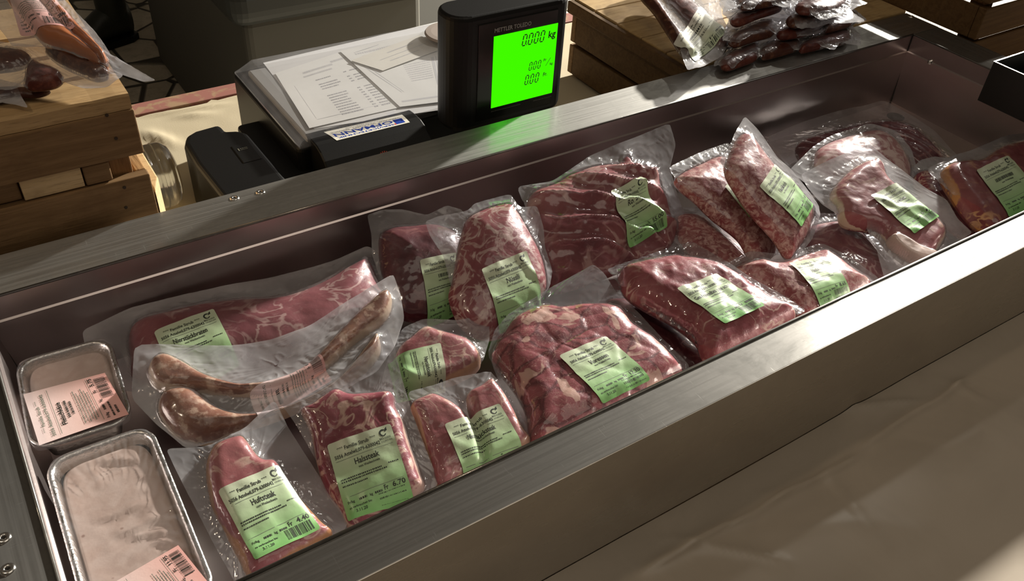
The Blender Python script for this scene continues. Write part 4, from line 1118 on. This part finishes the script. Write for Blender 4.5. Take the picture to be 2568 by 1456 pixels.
# right pile
G3 = 'dried sausage packs piled on the right crate'
def pile(label, z, front, back, sausages, seed, a=0, b=0, mat=None):
    q = Pack('sausage_pack', label, 'sausage pack', front + back, z, a, b, G3, seed, curl=.006, wr=.002)
    for j, sx in enumerate(sausages): q.meat('dried_sausage', sx, (m_dry, m_dry2)[(j + seed) % 2], .0100, .0065, ladder=True)
    q.finish('film_heavy'); return q
pile('lowest dried sausage pack in the right pile, lying on the back rim', .0100,
     [(1785, 165), (1838, 177), (1852, 150), (1905, 148), (1940, 142), (1958, 122), (1990, 132), (2040, 120), (2092, 128), (2105, 112), (2160, 112), (2158, 85)],
     [(2120, 45), (2050, 20), (1940, 40), (1850, 80)],
     [[(1806, 150), (1850, 120), (1896, 108), (1900, 140), (1862, 158), (1822, 168)], [(1908, 118), (1960, 98), (2000, 96), (2004, 116), (1960, 132), (1914, 140)], [(2008, 108), (2060, 85), (2122, 72), (2130, 98), (2070, 112), (2014, 124)]], 61)
pile('second dried sausage pack from the bottom of the right pile', .0270,
     [(1808, 108), (1850, 118), (1885, 100), (1920, 88), (1945, 92), (1960, 80), (1990, 92), (2000, 96), (2040, 92), (2070, 80), (2115, 68), (2160, 60), (2175, 50)],
     [(2120, 10), (2020, -20), (1900, 0), (1830, 40)],
     [[(1828, 92), (1880, 62), (1935, 52), (1942, 80), (1892, 96), (1845, 110)], [(1952, 76), (2010, 48), (2056, 40), (2062, 66), (2010, 84), (1962, 90)], [(2066, 52), (2104, 36), (2142, 28), (2148, 50), (2108, 66), (2072, 72)]], 62)
pile('third dried sausage pack from the bottom, its pointed film corner facing right', .0440,
     [(1808, 40), (1838, 62), (1868, 58), (1900, 35), (1940, 22), (1968, 30), (1985, 62), (2000, 75), (2045, 70), (2080, 58), (2130, 56), (2172, 52)],
     [(2120, 10), (2060, -40), (1940, -60), (1830, -20)],
     [[(1833, 44), (1890, 12), (1950, -6), (1962, 18), (1905, 38), (1856, 57)], [(1974, 42), (2030, 14), (2095, 0), (2108, 25), (2050, 48), (1990, 60)]], 63)
pile('highest dried sausage pack on the right pile, cut by the photo edge', .0610,
     [(1800, 18), (1815, 38), (1850, 20), (1880, 30), (1912, 8), (1960, 22), (2005, 18), (2030, 38), (2060, 50), (2110, 40), (2145, 22), (2178, 12)],
     [(2120, -5), (2080, -60), (1950, -80), (1830, -50)],
     [[(1848, -8), (1930, -36), (1998, -46), (2008, -15), (1940, 6), (1866, 17)], [(1998, 8), (2050, -22), (2112, -30), (2120, 4), (2070, 26), (2010, 27)]], 64)
q = Pack('sausage_pack', 'dried sausage pack with white price label leaning off the left side of the right pile', 'sausage pack',
         [(1600, -80), (1642, 0), (1670, 65), (1698, 112), (1718, 164), (1724, 178), (1759, 168), (1812, 138), (1838, 92), (1815, 50), (1806, 5), (1760, -80)], .0250, -.15, .12, G3, 65, curl=.005)
q.meat('dried_sausage', [(1650, -50), (1700, -30), (1750, 15), (1795, 55), (1832, 88), (1822, 112), (1790, 105), (1745, 70), (1700, 25), (1660, -20)], m_dry2, .013, .008, ladder=True)
q.meat('dried_sausage', [(1610, -40), (1650, 0), (1690, 60), (1730, 110), (1745, 135), (1715, 128), (1680, 80), (1640, 20), (1605, -20)], m_dry, .011, .008, ladder=True)
MAT['paper_white'] = label_mat('white_label', (.66, .64, .58), (.64, .66, .55), (.52, .62, .42))
q.label([(1694, 95), (1757, 16), (1825, 80), (1752, 135)], price_label('~', '~', '0.250', '34.00', 21, (18, 40)), 'paper_white', .013, note='white printed price label')
q.finish('film_heavy')

# ================================================================== THE PRICE SCALE
SX, SY = .57, .67
sc = thing('price_scale', 'black price computing scale with lit green display behind the back rim', 'scale', (SX, SY, TZ + .0112))
def S_(m):
    m.v = [(a - SX, b - SY, d - TZ - .0112) for a, b, d in m.v]; return m
m = MB(); m.box(.376, .765, .565, .806, -.118, -.0265); S_(m).build('body', MAT['black'], sc, bevel=.008, seg=4)
m = MB(); m.box(.3465, .3925, .507, .72, -.118, -.062); S_(m).build('side_housing', MAT['black'], sc, bevel=.006, seg=3)
for fx, fy in ((.41, .59), (.74, .59), (.41, .77), (.74, .77)):
    m = MB(); m.lathe([(0, -.12855), (.013, -.12855), (.013, -.117), (0, -.117)], (fx, fy, 0)); S_(m).build('foot', MAT['black'], sc)
# rounded printer housing in front of the platter
prof = [(.598, -.024), (.588, -.0205), (.575, -.0185), (.560, -.0175), (.546, -.0180), (.534, -.0215), (.523, -.0285), (.514, -.040), (.508, -.056), (.505, -.080), (.505, -.118), (.598, -.118)]
def hump_z(y):
    ys = [p[0] for p in prof[:10]][::-1]; zs = [p[1] for p in prof[:10]][::-1]; return np.interp(y, ys, zs)
m = MB(); m.prism(prof, .393, .541, 'x'); S_(m)
hs = m.build('printer_housing', MAT['black'], sc, bevel=.002, seg=2)
# sticker, upside down seen from this side
sq = [onz(812, 330, -.0175)[:2], onz(1008, 287, -.0175)[:2], onz(1028, 312, -.021)[:2], onz(845, 358, -.021)[:2]]
sq = np.array([sq[2], sq[3], sq[0], sq[1]])          # top left of the print lies at the near right
k = Ink()
k.text('SERVICETECHNIK', 20, 96, 9.5, 5.2); k.text('HOFMANN', 6, 96, 23.5, 11.5); k.rect(5, 4.5, 17, 24, mi=1, step=6)
k.rect(17.2, 4.2, 19.4, 9.5, mi=2)
k.text('VERKAUF  WAAGEN  SERVICE', 6, 96, 31, 4.2, mi=3); k.text('WAAGENSERVICE', 25, 75, 37, 3.4, mi=3)
ks = NT('sticker_white'); ks.p(Base_Color=(.80, .78, .68), Roughness=.3)
def wrap_print(name, q, ink, mats, W, H, off, parent, zf, nx=24, ny=12, inkoff=.0001):
    gx, gy = np.meshgrid(np.linspace(0, 1, nx + 1), np.linspace(0, 1, ny + 1))
    def bil(X, Y):
        X = X[..., None]; Y = Y[..., None]
        return (q[0] * (1 - X) + q[1] * X) * (1 - Y) + (q[3] * (1 - X) + q[2] * X) * Y
    G = bil(gx, gy).reshape(-1, 2)
    m = MB(); m.grid(np.c_[G, zf(G) + off].reshape(ny + 1, nx + 1, 3))
    if ink is not None:
        iv = np.array(ink.v); P2 = bil(np.clip(iv[:, 0] / W, 0, 1), np.clip(iv[:, 1] / H, 0, 1)); b0 = len(m.v)
        m.v += [tuple(z) for z in np.c_[P2, zf(P2) + off + inkoff]]; m.f += [tuple(i + b0 for i in f) for f in ink.f]; m.m += ink.m
    return m, mats
m, mt = wrap_print('sticker', sq, k, [ks.m, plain('sticker_blue', (.012, .05, .36), .4), plain('sticker_red', (.60, .05, .05), .4), plain('sticker_grey', (.30, .30, .30), .5)], 100, 40, .0004, hs, lambda G: hump_z(G[:, 1]))
S_(m).build('sticker', mt, hs, smooth=True, recalc=False)
q0 = onz(966, 384, -.034); m = MB(); n = 24
ctr = ony(966, 386, .5135)
vs_ = [(ctr[0] + .0082 * math.cos(2 * math.pi * j / n), None, None) for j in range(n)]
bm_ = MB()
for j in range(18):
    t = 2 * math.pi * j / 18; r0, r1 = .0042, .0086
    for tt, w in ((t, .09),):
        pts = [(r * math.cos(a), r * math.sin(a)) for r, a in ((r0, tt - w), (r1, tt - w), (r1, tt + w), (r0, tt + w))]
        b0 = len(bm_.v)
        for (u, v) in pts:
            yy = ctr[1] + v * .62; bm_.v.append((ctr[0] + u, yy, hump_z(yy) + .0012 if yy > .508 else ctr[2]))
        bm_.f.append((b0, b0 + 1, b0 + 2, b0 + 3)); bm_.m.append(0)
S_(bm_).build('seal_sticker', plain('seal_red', (.50, .07, .03), .5), hs, recalc=False)
# platter and clear cover
m = MB(); m.box(.392, .758, .572, .785, -.0295, -.0195); S_(m).build('platter', plain('platter_grey', (.30, .30, .29), .4), sc, bevel=.003)
X0, X1, Y0, Y1 = .377, .770, .5605, .797; ZC = -.0065
rows = []
for (o_, z) in ((.0, -.026), (.0005, -.0235), (.006, -.018), (.020, -.0085), (.0235, ZC), (.027, ZC)):
    rows.append([(X0 + o_, Y0 + min(o_, .004), z), (X1 - o_, Y0 + min(o_, .004), z), (X1 - o_, Y1 - min(o_, .010), z), (X0 + o_, Y1 - min(o_, .010), z)])
m = MB(); m.grid(np.array(rows), wrap=True); m.f.append((20, 21, 22, 23)); m.m.append(0)
S_(m); o = m.build('clear_cover', MAT['plexi'], sc); o['label'] = 'clear plastic platter cover'
# display
m = MB()
def rrect(x0, x1, y0, y1, r, n=8):
    out = []
    for (cx_, cy_, a0) in ((x1 - r, y1 - r, 0), (x0 + r, y1 - r, 90), (x0 + r, y0 + r, 180), (x1 - r, y0 + r, 270)):
        for k_ in range(n):
            t = math.radians(a0 + 90 * k_ / (n - 1)); out.append((cx_ + r * math.cos(t), cy_ + r * math.sin(t)))
    return out
DX0, DX1, DY0, DY1, DZ0, DZ1 = .556, .734, .4895, .548, -.020, .1345
rows = []
for (ins, z) in ((.006, DZ0), (.0015, DZ0 + .003), (.0, DZ0 + .008), (.0, DZ1 - .006), (.0012, DZ1 - .002), (.004, DZ1)):
    rows.append([(x, y, z) for x, y in rrect(DX0 + ins, DX1 - ins, DY0 + ins, DY1 - ins, .026 - ins)])
m.grid(np.array(rows), wrap=True); N_ = len(rows[0]); m.f += [tuple(range(N_)), tuple(range(5 * N_, 6 * N_))]; m.m += [0, 0]
S_(m); dsp = m.build('display_head', MAT['black'], sc)
md = dsp.modifiers.new('bevel', 'BEVEL'); md.width = .0008; md.segments = 2; md.limit_method = 'ANGLE'
yd = DY0
m = MB(); m.box(.590, .7075, yd - .0012, yd + .001, -.008, .1235); S_(m).build('bezel', MAT['black_gloss'], dsp, bevel=.001)
lcd = NT('green_backlight')
em = lcd.new('ShaderNodeEmission', i={'Color': (.055, 1.0, 0.0), 'Strength': 1.0})
lcd.l.new(em.outputs[0], lcd.out.inputs[0]); lcd.n.remove(lcd.b); LCD = lcd
SXA, SXB, SZA, SZB = .6118, .7090 - .0012, .0082, .1050
m = MB(); m.box(SXA, SXB, yd - .0018, yd - .0010, SZA, SZB); S_(m); scr = m.build('lit_screen', lcd.m, dsp); scr['label'] = 'glowing green screen'
k = Ink()
def seg7(k, x, y, w, h, sl=.16):
    """a zero of six slanted bars; y is the baseline"""
    def p(a, b): return (x + a * w + sl * b * h, y - b * h)
    for a, b in (((.12, 0), (.88, 0)), ((.12, 1), (.88, 1)), ((0, .06), (0, .45)), ((0, .55), (0, .94)), ((1, .06), (1, .45)), ((1, .55), (1, .94))): k.line(p(*a), p(*b), h * .105)
WW, HH = (SXB - SXA) * 1000, (SZB - SZA) * 1000
def digits(k, x, y, w, h, gap, n, dot):
    for j in range(n):
        seg7(k, x, y, w, h)
        if j == dot: k.rect(x + w + gap * .38, y - h * .07, x + w + gap * .38 + h * .07, y + h * .02)
        x += w + gap
lcdm = plain('lcd_segment', (.0, .04, .002), .5)
def reading(name, k):
    m = MB(); m.v = [(SXA + p[0] / 1000, yd - .0021, SZB - p[1] / 1000) for p in k.v]; m.f = k.f; m.m = [0] * len(k.f)
    S_(m).build(name, lcdm, scr, recalc=False)
k = Ink(); digits(k, 42, 20, 5.2, 14, 3.8, 4, 0); k.text('kg', 82, 93, 17, 9, slant=.10); reading('weight_reading', k)
k = Ink(); digits(k, 55, 56, 3.6, 10.5, 3.2, 3, 0); k.text('Fr', 77.5, 82, 48, 3.6, slant=.1); k.line((81.5, 55), (88.5, 45), .6); k.text('kg', 88, 92.5, 55, 3.2, slant=.1); reading('unit_price_reading', k)
k = Ink(); digits(k, 50, 75, 4.2, 12.5, 3.8, 3, 0); k.text('Fr.', 78.5, 85, 69, 5, slant=.1); reading('price_reading', k)
k = Ink(); k.text('METTLER TOLEDO', 0, 54, 5.6, 5.2)
m = MB(); m.v = [(SXA + .0005 + a / 1000, yd - .0016, .1155 - b / 1000) for a, b in k.v]; m.f = k.f; m.m = [0] * len(k.f)
S_(m).build('lettering', plain('pale_lettering', (.30, .29, .27), .5), dsp, recalc=False)
k = Ink(); rg = random.Random(4); k.dashes(0, 46, 2, 1.3, rg); k.dashes(66, 96, 2, 1.2, rg)
m = MB(); m.v = [(SXA + a / 1000, yd - .0016, .0045 - b / 1000) for a, b in k.v]; m.f = k.f; m.m = [0] * len(k.f)
S_(m).build('fine_print', plain('dim_lettering', (.06, .055, .045), .5), dsp, recalc=False)
m = MB(); m.box(.615, .675, .552, .5625, -.118, .03); S_(m).build('display_post', MAT['black'], sc, bevel=.003)

# ---- papers lying under the clear cover
def paper(label, q, z, rows_, seed, mat=None):
    q = np.array([onz(*p, z)[:2] for p in q]); c0 = q.mean(0)
    k = Ink(); rg = random.Random(seed)
    rows_(k, rg)
    m, mt = wrap_print('paper', q - c0, k, [mat or MAT['paper_sheet'], MAT['paper_print'], MAT['paper_tone']], 100, 100, 0, None, lambda G: .0006 * (vnoise(G[:, 0] * 30 + seed, G[:, 1] * 30, seed)), 20, 20, .00008)
    o = m.build('paper_sheet', mt, smooth=True, recalc=False); o.location = (c0[0], c0[1], z)
    tag(o, label, 'paper', 'papers under the clear cover of the scale'); return o
MAT['paper_sheet'] = plain('white_paper', (.74, .74, .71), .7)
MAT['paper_print'] = plain('grey_print', (.34, .34, .36), .7)
MAT['paper_tone'] = plain('grey_tone', (.56, .56, .57), .7)
def rows_a(k, rg):
    for j in range(16):
        y = 32 + j * 4
        if j in (1, 5, 6): continue
        k.dashes(38, 60 + rg.uniform(-3, 3), y, 1.6, rg); k.dashes(74, 78, y, 1.5, rg); k.dashes(82, 92, y, 1.5, rg)
    k.dashes(30, 70, 16, 3, rg, 2); k.dashes(28, 66, 22, 2.4, rg, 2); k.dashes(70, 92, 12, 3, rg, 2); k.line((12, 90), (95, 90), .5, 2); k.line((12, 30), (12, 88), .4, 2)
def rows_b(k, rg):
    for j in range(9): k.dashes(40, 68, 44 + j * 3, 1.2, rg, 2)
    k.rect(70, 40, 73, 78, 2); k.rect(74.5, 40, 76, 78, 2); k.rect(10, 92, 96, 94, 2)
    for j in range(4): k.dashes(80, 94, 50 + 6 * j, 2.2, rg)
    k.line((5, 30), (20, 80), .9, 2); k.line((8, 30), (23, 80), .9, 2)
    k.dashes(8, 40, 12, 2.5, rg, 2); k.dashes(12, 44, 18, 2.5, rg, 2); k.line((8, 8), (30, 4), .8, 2)
def rows_c(k, rg):
    k.dashes(40, 78, 30, 5, rg, 2); k.dashes(20, 90, 50, 3, rg, 2); k.dashes(26, 70, 70, 4, rg, 2)
PZ = -.0180
paper('grey edged backing sheet under the other papers on the scale', [(660, 158), (1170, 38), (1170, 266), (788, 323)], PZ - .0012, rows_c, 31, plain('backing_paper', (.66, .66, .65), .7))
paper('white receipt covered in short printed lines, left of the papers on the scale', [(690, 184), (868, 126), (1010, 268), (776, 322)], PZ, rows_a, 32)
paper('white form with grey bars beside the receipt on the scale', [(852, 128), (1150, 60), (1150, 250), (1003, 268)], PZ + .0014, rows_b, 33)
paper('cream slip lying diagonally across the form on the scale', [(880, 152), (1050, 88), (1122, 118), (960, 178)], PZ + .0030, rows_c, 34, plain('cream_paper', (.72, .70, .63), .7))
q0 = onz(1126, 85, -.0045)
m = MB(); m.lathe([(0, -.002), (.038, -.002), (.040, 0), (.038, .003), (.030, .0035), (0, .0032)], (0, 0, 0), n=40)
o = m.build('round_disc', plain('beige_disc', (.30, .25, .22), .6), smooth=False); o.location = (q0[0] + .003, q0[1], -.0040)
tag(o, 'flat beige disc lying on the clear scale cover beside the display', 'disc')

# ---- black terminal left of the scale
o_pts = [(.262, .505), (.258, .60), (.260, .655), (.268, .674), (.282, .682), (.316, .685), (.317, .664), (.332, .658), (.340, .646), (.343, .505)]
t_ = thing('card_terminal', 'black rounded terminal between the left crates and the scale', 'terminal', (.305, .59, TZ + .0112))
m = MB(); m.prism([(a - .305, b - .59) for a, b in o_pts], 0, .094, 'z'); ob = m.build('terminal_body', MAT['black'], t_, bevel=.010, seg=4)
m = MB(); m.box(.004, .028, -.015, .03, .0935, .0948); m.build('raised_lid', MAT['black'], t_, bevel=.001)
k = Ink(); rg = random.Random(2); k.rect(0, 0, 1.5, 6); k.dashes(3, 12, 2, 1.2, rg); k.dashes(3, 12, 5, 1.0, rg)
q0 = onz(598, 390, -.0435)
m = MB(); m.v = [(q0[0] - .305 + a / 1000, q0[1] - .59 - b / 1000, .0952) for a, b in k.v]; m.f = k.f; m.m = [0] * len(k.f)
m.build('type_plate', plain('dim_print', (.13, .13, .10), .5), t_, recalc=False)

# ---- clear tub on its side by the crates
jr = thing('clear_tub', 'clear plastic tub lying on its side between the crates and the terminal', 'tub', (.205, .690, TZ + .0475))
clear = NT('clear_plastic'); clear.p(Base_Color=(.95, .95, .93), Roughness=.14, IOR=1.45)
clear.b.inputs['Transmission Weight'].default_value = 1.0
m = MB(); R0 = .043
m.lathe([(R0, 0), (R0 + .0015, .001), (R0 + .0015, .004), (R0, .005), (R0, .030), (R0 - .001, .034), (R0 - .006, .041), (R0 - .016, .045), (0, .0465)], (0, 0, 0), 'x', 48)
m.lathe([(R0 - .0012, 0), (R0 - .0012, .031), (R0 - .0075, .0395), (R0 - .017, .0435), (0, .045)], (0, 0, 0), 'x', 48)
m.build('tub_wall', clear.m, jr, smooth=True)
for xr in (.012, .022):
    m = MB()
    m.lathe([(R0 + .0002, xr), (R0 + .0012, xr + .001), (R0 + .0002, xr + .002)], (0, 0, 0), 'x', 48); m.build('ridge', clear.m, jr, smooth=True)

# ---- black sheet metal box over the right end of the trough
bx = thing('sheet_metal_box', 'open black sheet metal box resting on the rims at the right end of the trough', 'box', (1.40, .085, .002))
bx0, bx1, by0, by1, bh = 1.246 - 1.40, 1.56 - 1.40, -.038 - .085, .203 - .085, .058
m = MB(); th = .0011
for b in ((bx0, bx0 + th, by0, by1, 0, bh), (bx1 - th, bx1, by0, by1, 0, bh), (bx0 + th, bx1 - th, by0, by0 + th, 0, bh), (bx0 + th, bx1 - th, by1 - th, by1, 0, bh), (bx0 + th, bx1 - th, by0 + th, by1 - th, 0, th)): m.box(*b)
m.build('box_walls', MAT['black_metal'], bx)
m = MB(); e = .0004
for b in ((bx0 - e, bx0 + th + e, by0 - e, by1 + e, bh, bh + .0006), (bx1 - th - e, bx1 + e, by0 - e, by1 + e, bh, bh + .0006), (bx0, bx1, by0 - e, by0 + th + e, bh, bh + .0006), (bx0, bx1, by1 - th - e, by1 + e, bh, bh + .0006)): m.box(*b)
o = m.build('bare_edge', MAT['edge_metal'], bx); o['label'] = 'bright worn top edge'
m = MB(); m.lathe([(0, .006), (.055, .006), (.060, .012), (.061, .030), (.057, .032), (.055, .014), (0, .010)], (0, 0, 0), n=40)
o = m.build('round_lid', plain('grey_plastic_lid', (.35, .35, .34), .4), smooth=True); o.location = (1.385, .12, .0005)  # this grey dish is a round plastic lid
tag(o, 'round grey plastic lid lying inside the black sheet metal box', 'lid')

# ================================================================== BEHIND THE STALL
# grey bin: left face runs away from the camera
pl_ = onx(617, 120, .70)
bn = thing('grey_bin', 'large grey plastic bin with dark lid standing on the cobbles behind the stall', 'bin', (.95, 2.2, FZ))
byf, byb = 1.78, 2.88
gmat = plain('bin_grey_plastic', (.085, .083, .072), .62, bump=(40, .05, .002))
m = MB()
def frustum(m, x0, x1, y0, y1, z0, z1, ins):
    a = [(x0 + ins, y0 + ins, z0), (x1 - ins, y0 + ins, z0), (x1 - ins, y1 - ins, z0), (x0 + ins, y1 - ins, z0), (x0, y0, z1), (x1, y0, z1), (x1, y1, z1), (x0, y1, z1)]
    m.add(a, [(0, 3, 2, 1), (4, 5, 6, 7), (0, 1, 5, 4), (1, 2, 6, 5), (2, 3, 7, 6), (3, 0, 4, 7)])
qa = onx(617, 100, .69)
frustum(m, .69 - .95, 1.20 - .95, qa[1] - 2.2, 2.90 - 2.2, 0.0, .575, .0)
m.build('bin_body', gmat, bn, bevel=.02, seg=3)
m = MB(); m.box(.69 - .95 - .045, 1.20 - .95 + .045, qa[1] - 2.2 - .05, 2.90 - 2.2 + .03, .57, .69)
m.build('bin_lid', plain('bin_lid_dark', (.030, .034, .033), .45), bn, bevel=.045, seg=5)
q1 = ony(960, 60, 2.6); q2 = ony(1300, 20, 2.6)
b2 = thing('light_bin', 'lighter grey container behind the scale display, right of the dark lidded bin', 'container', (1.95, 2.75, FZ))
m = MB(); m.box(q1[0] - 1.95, q1[0] + .9 - 1.95, 2.6 - 2.75, 3.3 - 2.75, 0, 1.0); m.build('container_body', plain('container_grey', (.075, .075, .072), .6), b2, bevel=.02)
m = MB(); m.box(q1[0] - .02 - 1.95, q1[0] + .92 - 1.95, 2.58 - 2.75, 3.32 - 2.75, 1.0, 1.05); m.build('container_lid', plain('container_lid_grey', (.07, .07, .066), .6), b2, bevel=.02)
# dark boot on the cobbles
bt = thing('boot', 'dark leather boot standing on the cobbles beside the grey bin', 'boot', (.56, 3.12, FZ))
lea = plain('dark_leather', (.020, .022, .016), .45, bump=(60, .3, .004))
rows = []
for t, (hx, w, zt) in enumerate(((-.17, .022, .045), (-.155, .042, .062), (-.12, .052, .078), (-.07, .054, .10), (-.02, .048, .135), (.03, .045, .16), (.075, .043, .16), (.105, .030, .14))):
    ring = []
    for k_ in range(16):
        a = 2 * math.pi * k_ / 16; ring.append((hx, w * math.cos(a), .022 + (zt - .022) * (.5 + .5 * math.sin(a))))
    rows.append(ring)
m = MB(); m.grid(np.array(rows), wrap=True); m.f += [tuple(range(16)), tuple(range(112, 128))]; m.m += [0, 0]
m.build('foot_shell', lea, bt, smooth=True)
m = MB(); m.lathe([(.048, .10), (.055, .14), (.056, .20), (.060, .28), (.060, .30), (.056, .30), (.052, .20)], (.045, 0, 0), n=24); m.build('shaft', lea, bt, smooth=True)
m = MB(); m.prism([(-.185, -.03), (-.17, -.045), (-.07, -.058), (.08, -.05), (.115, -.03), (.115, .03), (.08, .05), (-.07, .058), (-.17, .045), (-.185, .03)], 0, .026, 'z'); m.build('sole', MAT['black'], bt, bevel=.004)
m = MB(); m.lathe([(.062, .255), (.066, .26), (.066, .285), (.062, .29)], (.045, 0, 0), n=24); o = m.build('cuff', plain('orange_cuff', (.30, .12, .04), .8), bt, smooth=True); o['label'] = 'orange brown cuff'
bt.rotation_euler = (0, 0, math.radians(15)); bt.scale = (1, 1, 1)
LCD.n['Emission'].inputs['Strength'].default_value = .76
